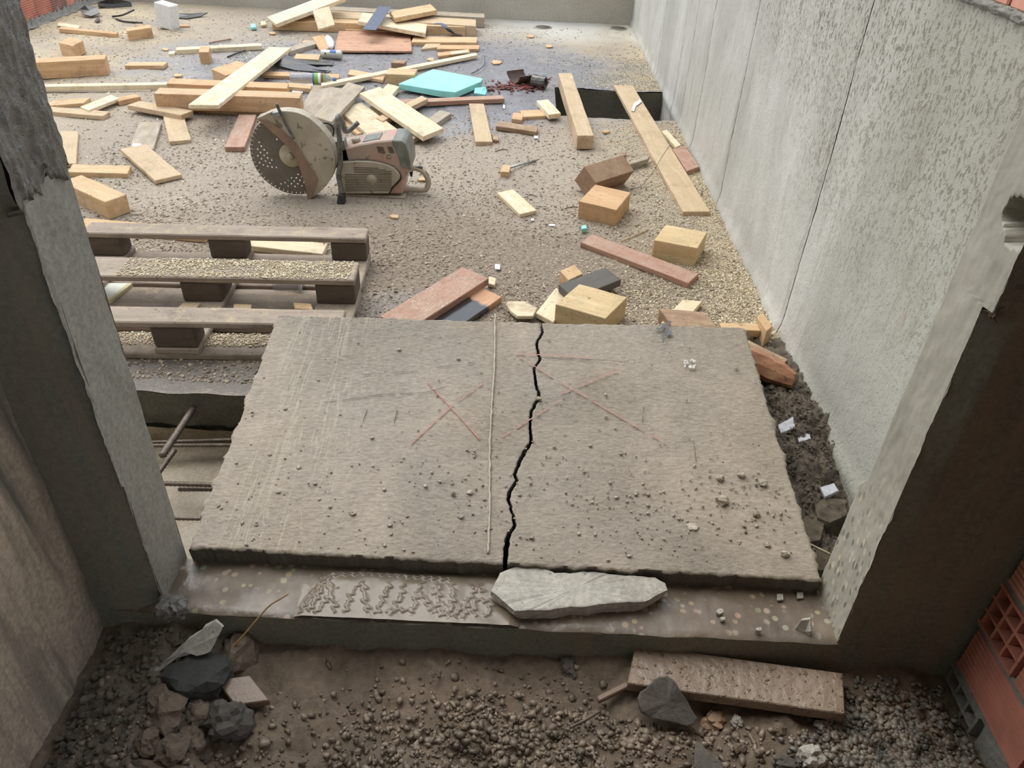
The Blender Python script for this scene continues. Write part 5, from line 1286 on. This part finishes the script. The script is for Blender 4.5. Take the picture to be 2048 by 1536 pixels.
tube_o = tube('white_bottle', curve_pts([W(655, 75, .03), W(660, 84, .03), (W(663, 96, .03))], 8), [.02, .025, .028, .03, .03, .03, .028, .02, .012][:9], 'white_plastic', None, 12); tag(tube_o, 'white translucent bottle between offcut and plywood sheet', 'bottle')
for lab, x, y, w, h in (('tiny white scrap of paper on the far floor', 1008, 213, 4, 7), ('white plastic scrap below the dark narrow board', 1072, 274, 8, 5), ('square paper scrap behind the red-brown plank', 995, 533, 10, 10), ('white scrap on the board left of the saw', 274, 290, 18, 6), ('small white chip near the small pale board', 1065, 439, 6, 4), ('pale sliver lying near the saw', 1104, 450, 12, 3), ('lilac plastic scrap right of the big beam', 595, 182, 22, 6)):
    chunk('scrap', lab, [(x-w/2, y+h/2), (x-w/2, y-h/2), (x+w/2, y-h*.4), (x+w/2, y+h*.6)], .026 if 'board left' in lab else .006, .003, 'white_plastic', 'scrap', .0008)
# feathers on the long plank
tag(prism('feather', [W(x, y, .032) for x, y in ((1263, 221), (1268, 206), (1280, 198), (1284, 203), (1272, 212), (1268, 222))], (0, 0, -.004), 'white_plastic'), 'white feather lying on the long right plank', 'feather')
# small chips of wood strewn about
random.seed(21); k = 0
CHIPS = [(330, 98, 'left of the upright orange block'), (545, 66, 'left of the reddish plywood'), (615, 84, 'beside the grey-brown board'), (1098, 92, 'in the empty back right corner'), (992, 124, 'on the wet floor right of lath'), (1212, 262, 'between shaft and long plank'), (862, 118, 'near the tan cube block'), (355, 150, 'left of the beam stack'), (1062, 72, 'near the back wall drain'), (846, 358, 'behind the saw rear handle'), (790, 432, 'right of the pallet on the floor')]
for x, y, wh in CHIPS:
    n = 6; s = 4+random.random()*3
    chunk('wood_chip', 'small tan wood chip '+wh, [(x+s*1.6*math.cos(6.28*j/n)*random.uniform(.7, 1.2), y-s*.6*math.sin(6.28*j/n)*random.uniform(.7, 1.2)) for j in range(n)], .011, .009, 'wood_tan', 'chip', .002, 'stray wood chips')

# ================================================================== CUT-OFF SAW
def saw():
    F1 = 220/1690.0; YB = 3.47; YS = 3.50
    root = empty('cut_off_saw', (-0.85, 3.52, 0), 'dusty petrol cut-off saw with perforated blade standing on the floor', 'saw')
    def S(zx, zy, Y=YS): return WY(660+zx*F1, 220+zy*F1, Y)
    F2 = 220/1469.0
    def G(zx, zy, Y=YB): return WY(490+zx*F2, 190+zy*F2, Y)
    C = G(620, 805); R = (G(80, 805)-C).length
    def circ(r, a, Y): return Vector((C.x+r*math.cos(a), Y, C.z+r*math.sin(a)))
    # blade disc with gullets, holes punched where the photograph shows them
    N = 56; out = []
    for k in range(N):
        a0 = 2*math.pi*k/N; da = 2*math.pi/N
        out += [circ(R, a0+da*.10, YB), circ(R, a0+da*.5, YB), circ(R, a0+da*.90, YB), circ(R*.935, a0+da*.93, YB), circ(R*.935, a0+da*1.07, YB)]
    HOL = [(187, 632), (216, 684), (168, 724), (254, 732), (206, 769), (296, 776), (170, 812), (254, 808), (217, 853), (302, 842), (354, 868), (194, 904), (272, 882), (328, 906), (244, 936), (302, 953), (360, 964), (418, 968), (480, 1187), (532, 1171), (578, 1141), (620, 1106), (574, 1216), (619, 1186), (655, 1149), (686, 1108), (709, 1061), (666, 1223), (704, 1187), (732, 1141), (754, 1091), (758, 1213), (786, 1168), (804, 1119), (424, 593), (420, 536)]
    # 2D fill with holes through triangle_fill
    bm = bmesh.new(); edges = []
    def loop(ps):
        vs = [bm.verts.new(p) for p in ps]
        for i in range(len(vs)): edges.append(bm.edges.new((vs[i], vs[(i+1) % len(vs)])))
    loop(out)
    for hx, hy in HOL:
        c = G(hx, hy); loop([c+Vector((.0042*math.cos(2*math.pi*k/8), 0, .0042*math.sin(2*math.pi*k/8))) for k in range(8)])
    bmesh.ops.triangle_fill(bm, use_beauty=True, use_dissolve=False, edges=edges)
    fs = bm.faces[:]
    ex = bmesh.ops.extrude_face_region(bm, geom=fs); bmesh.ops.translate(bm, verts=[v for v in ex['geom'] if isinstance(v, bmesh.types.BMVert)], vec=(0, .0035, 0))
    bl = bmobj('blade', bm, 'blade_steel', root)
    me = None
    for k in range(N):
        a0 = 2*math.pi*(k+1)/N; p = [circ(R*.96, a0-.012, YB-.001), circ(R*1.01, a0-.012, YB-.001), circ(R*1.01, a0+.012, YB-.001), circ(R*.96, a0+.012, YB-.001)]
        if -1.2 < math.atan2(p[0].z-C.z, p[0].x-C.x) < 1.9: continue
        prism('blade_tooth', p, (0, .0055, 0), 'blade_tip', bl)
    tube('flange', [Vector((C.x, YB-.010, C.z)), Vector((C.x, YB-.002, C.z))], [.052, .056], 'hub_cream', root, 28)
    tube('arbor_bolt', [Vector((C.x, YB-.024, C.z)), Vector((C.x, YB-.010, C.z))], [.016, .02], 'hub_cream', root, 6)
    # guard: outer arc + concave rim towards the blade
    arc = [G(x, y) for x, y in ((180, 285), (250, 262), (330, 222), (400, 200), (480, 195), (560, 193), (640, 200), (720, 215), (800, 245), (870, 285), (940, 340), (1010, 400), (1070, 470), (1130, 550), (1180, 640), (1208, 730), (1222, 820), (1220, 920), (1200, 1010), (1165, 1095), (1110, 1170), (1040, 1245), (960, 1305), (890, 1350))]
    rim = [G(x, y) for x, y in ((862, 1375), (850, 1290), (830, 1180), (800, 1080), (765, 960), (720, 850), (660, 740), (590, 650), (500, 560), (410, 480), (320, 400), (250, 330), (200, 305))]
    dv = Vector((0, -.03, 0)); bk = Vector((0, .035, 0))
    o = prism('guard', [p+dv for p in arc+rim], (0, .007, 0), 'saw_cream', root)
    # guard skirt (outer wall over the disc)
    V = []; 
    for p in arc: V += [p+dv, p+bk]
    me_ = mesh('guard_skirt', V, [(2*i, 2*i+1, 2*i+3, 2*i+2) for i in range(len(arc)-1)], 'saw_cream', o)
    # rust-red raised rim band, wider towards the middle
    inner = [G(x, y) for x, y in ((905, 1350), (960, 1200), (990, 1110), (950, 1000), (880, 900), (820, 800), (760, 690), (690, 600), (610, 520), (520, 440), (420, 370), (330, 310), (240, 285))]
    prism('guard_rim', [p+dv+Vector((0, -.006, 0)) for p in rim+inner[::-1]], (0, .006, 0), 'saw_rim', o)
    # guard adjusting lever
    lv = [G(462, 75), G(490, 150), G(530, 225), G(580, 340), G(640, 450), G(690, 540)]
    tube('guard_lever', curve_pts([p+Vector((0, -.05, 0)) for p in lv], 20), [.006]*2+[.0075]*30, 'steel_painted_worn', root, 8) if False else tube('guard_lever', curve_pts([p+Vector((0, -.047, 0)) for p in lv], 20), .0075, 'steel_painted_worn', root, 8)
    b = [G(x, y)+Vector((0, -.052, 0)) for x, y in ((402, 195), (470, 180), (520, 170), (540, 215), (500, 255), (430, 250))]
    prism('lever_bracket', b, (0, .02, 0), 'steel_grey', root, bevel=.002)
    # arm between blade and body (behind the disc)
    prism('cutting_arm', [G(620, 740), G(1300, 640), G(1400, 1050), G(620, 870)], (0, .05, 0), 'saw_dark_grey', root).location.y += 0.03
    # body
    D = .17
    side = [S(x, y) for x, y in ((120, 640), (200, 598), (450, 535), (700, 488), (940, 466), (1100, 474), (1160, 520), (1205, 640), (1238, 830), (1240, 930), (1165, 1030), (1120, 1080), (1125, 1290), (120, 1300))]
    body = prism('engine_housing', side, (0, D, 0), 'saw_faded_red', root, bevel=.006)
    # rear dark filter cover
    fc = [S(x, y, YS-.006) for x, y in ((945, 468), (1100, 474), (1160, 520), (1205, 640), (1238, 830), (1240, 925), (1085, 880), (1060, 760), (1010, 620), (965, 540))]
    prism('filter_cover', fc, (0, D+.012, 0), 'saw_dark_grey', root, bevel=.004)
    # fuel cap, top plate
    tp = [S(x, y, YS+.05)+Vector((0, 0, .003)) for x, y in ((470, 470), (600, 415), (745, 405), (765, 450))]
    prism('top_plate', [S(480, 530)+Vector((0, .03, .004)), S(745, 482)+Vector((0, .03, .004)), S(745, 482)+Vector((0, .12, .006)), S(480, 530)+Vector((0, .12, .006))], (0, 0, -.01), 'saw_dark_grey', root, bevel=.002)
    fcp = S(370, 552)+Vector((0, .06, .0)); tube('fuel_cap', [fcp, fcp+Vector((-.004, 0, .016))], .02, 'saw_cream', root, 14)
    # starter cover, raised
    sc_ = [S(x, y, YS-.02) for x, y in ((130, 810), (215, 800), (420, 788), (600, 792), (720, 808), (820, 832), (900, 860), (980, 900), (1040, 955), (1072, 1010), (1070, 1060), (1010, 1125), (940, 1195), (900, 1285), (130, 1290))]
    stc = prism('starter_cover', sc_, (0, .024, 0), 'saw_cream', root, bevel=.003)
    gv = [S(x, y, YS-.004) for x, y in ((130, 800), (420, 775), (600, 778), (820, 818), (980, 888), (1050, 948), (1085, 1010), (1082, 1065), (1020, 1140), (955, 1205), (915, 1285))]
    tube('cover_groove', curve_pts(gv, 40), .004, 'saw_groove', root, 6)
    for k in range(15):
        y = 885+k*25; x0 = 330-8*abs(k-7)*0+ (60-abs(k-6)*6 if k < 4 else 0); x1 = 948-(k == 0)*200-(k == 1)*90-max(0, k-11)*14
        a, b = S(x0-100*(k > 3), y+8*(k > 3), YS-.0205), S(x1, y+(10 if k < 4 else 4), YS-.0205)
        prism('grille_slot', [a+Vector((0, 0, -.0016)), b+Vector((0, 0, -.0016)), b+Vector((0, 0, .0016)), a+Vector((0, 0, .0016))], (0, .003, 0), 'saw_groove', stc)
    hubc = S(640, 1070, YS-.02); tube('grille_hub', [hubc+Vector((0, .001, 0)), hubc+Vector((0, -.002, 0))], .025, 'saw_cream', stc, 20)
    for sx in (0, 1):
        for k in range(6):
            x = 715+k*6+sx*165; y = 565+k*17
            a, b = S(x, y, YS-.0005), S(x+105-sx*25, y+8, YS-.0005)
            prism('vent_slot', [a+Vector((0, 0, -.001)), b+Vector((0, 0, -.001)), b+Vector((0, 0, .001)), a+Vector((0, 0, .001))], (0, -.0015, 0), 'saw_groove', body)
    lo = [S(905+35*math.cos(t), 722+28*math.sin(t), YS-.001) for t in np.linspace(0.2, 5.6, 14)]
    tube('badge_ring', lo, .0012, 'saw_groove', body, 4)
    # front handle: bent steel tube running over the machine to a foot
    hp = [Vector((S(330, 470).x, YS+.17, S(330, 470).z+.03)), S(250, 330, YS+.12), S(190, 180, YS+.06), S(135, 95, YS-.02), S(110, 200, YS-.05), S(145, 420, YS-.06), S(155, 640, YS-.062), S(160, 850, YS-.065), S(130, 980, YS-.07), S(150, 1120, YS-.08), S(190, 1290, YS-.09)]
    tube('front_handle', curve_pts(hp, 60), .012, 'steel_painted_worn', root, 12)
    fb0 = S(170, 1290, YS-.09)
    ft = [Vector((fb0.x-.02, YS-.115, 0.0)), Vector((fb0.x+.018, YS-.115, 0.0)), Vector((fb0.x+.016, YS-.105, .045)), Vector((fb0.x-.012, YS-.105, .045))]
    prism('handle_foot', ft, (0, .04, 0), 'black_rubber', root, bevel=.004)
    # base rail
    prism('base_plate', [Vector((S(90, 1290).x, YS-.01, .0)), Vector((S(1150, 1290).x, YS-.01, .0)), Vector((S(1150, 1290).x, YS-.01, .008)), Vector((S(90, 1290).x, YS-.01, .008))], (0, D, 0), 'saw_cream', root, bevel=.003)
    # rear handle loop
    rh = [S(1180, 900, YS+.06), S(1300, 890, YS+.06), S(1400, 925, YS+.06), S(1475, 1000, YS+.06), S(1510, 1090, YS+.06), S(1500, 1180, YS+.06), S(1455, 1225, YS+.06), S(1300, 1225, YS+.06), S(1100, 1220, YS+.06)]
    tube('rear_handle', curve_pts(rh, 44), .0135, 'saw_cream', root, 10)
    tr = [S(x, y, YS+.05) for x, y in ((1215, 965), (1270, 960), (1262, 1025), (1235, 1030))]
    prism('trigger', tr, (0, .02, 0), 'black_rubber', root, bevel=.002)
    tr = [S(x, y, YS+.05) for x, y in ((1300, 868), (1400, 880), (1425, 905), (1350, 895))]
    prism('throttle_lock', tr, (0, .02, 0), 'black_rubber', root, bevel=.001)
    # hose behind the guard
    tube('water_hose', curve_pts([G(1010, 385, YS+.08), G(1090, 375, YS+.08), G(1160, 410, YS+.08), G(1185, 480, YS+.08), G(1170, 560, YS+.08)], 18), .0045, 'black_rubber', root, 6)
saw()
bpy.context.view_layer.update()
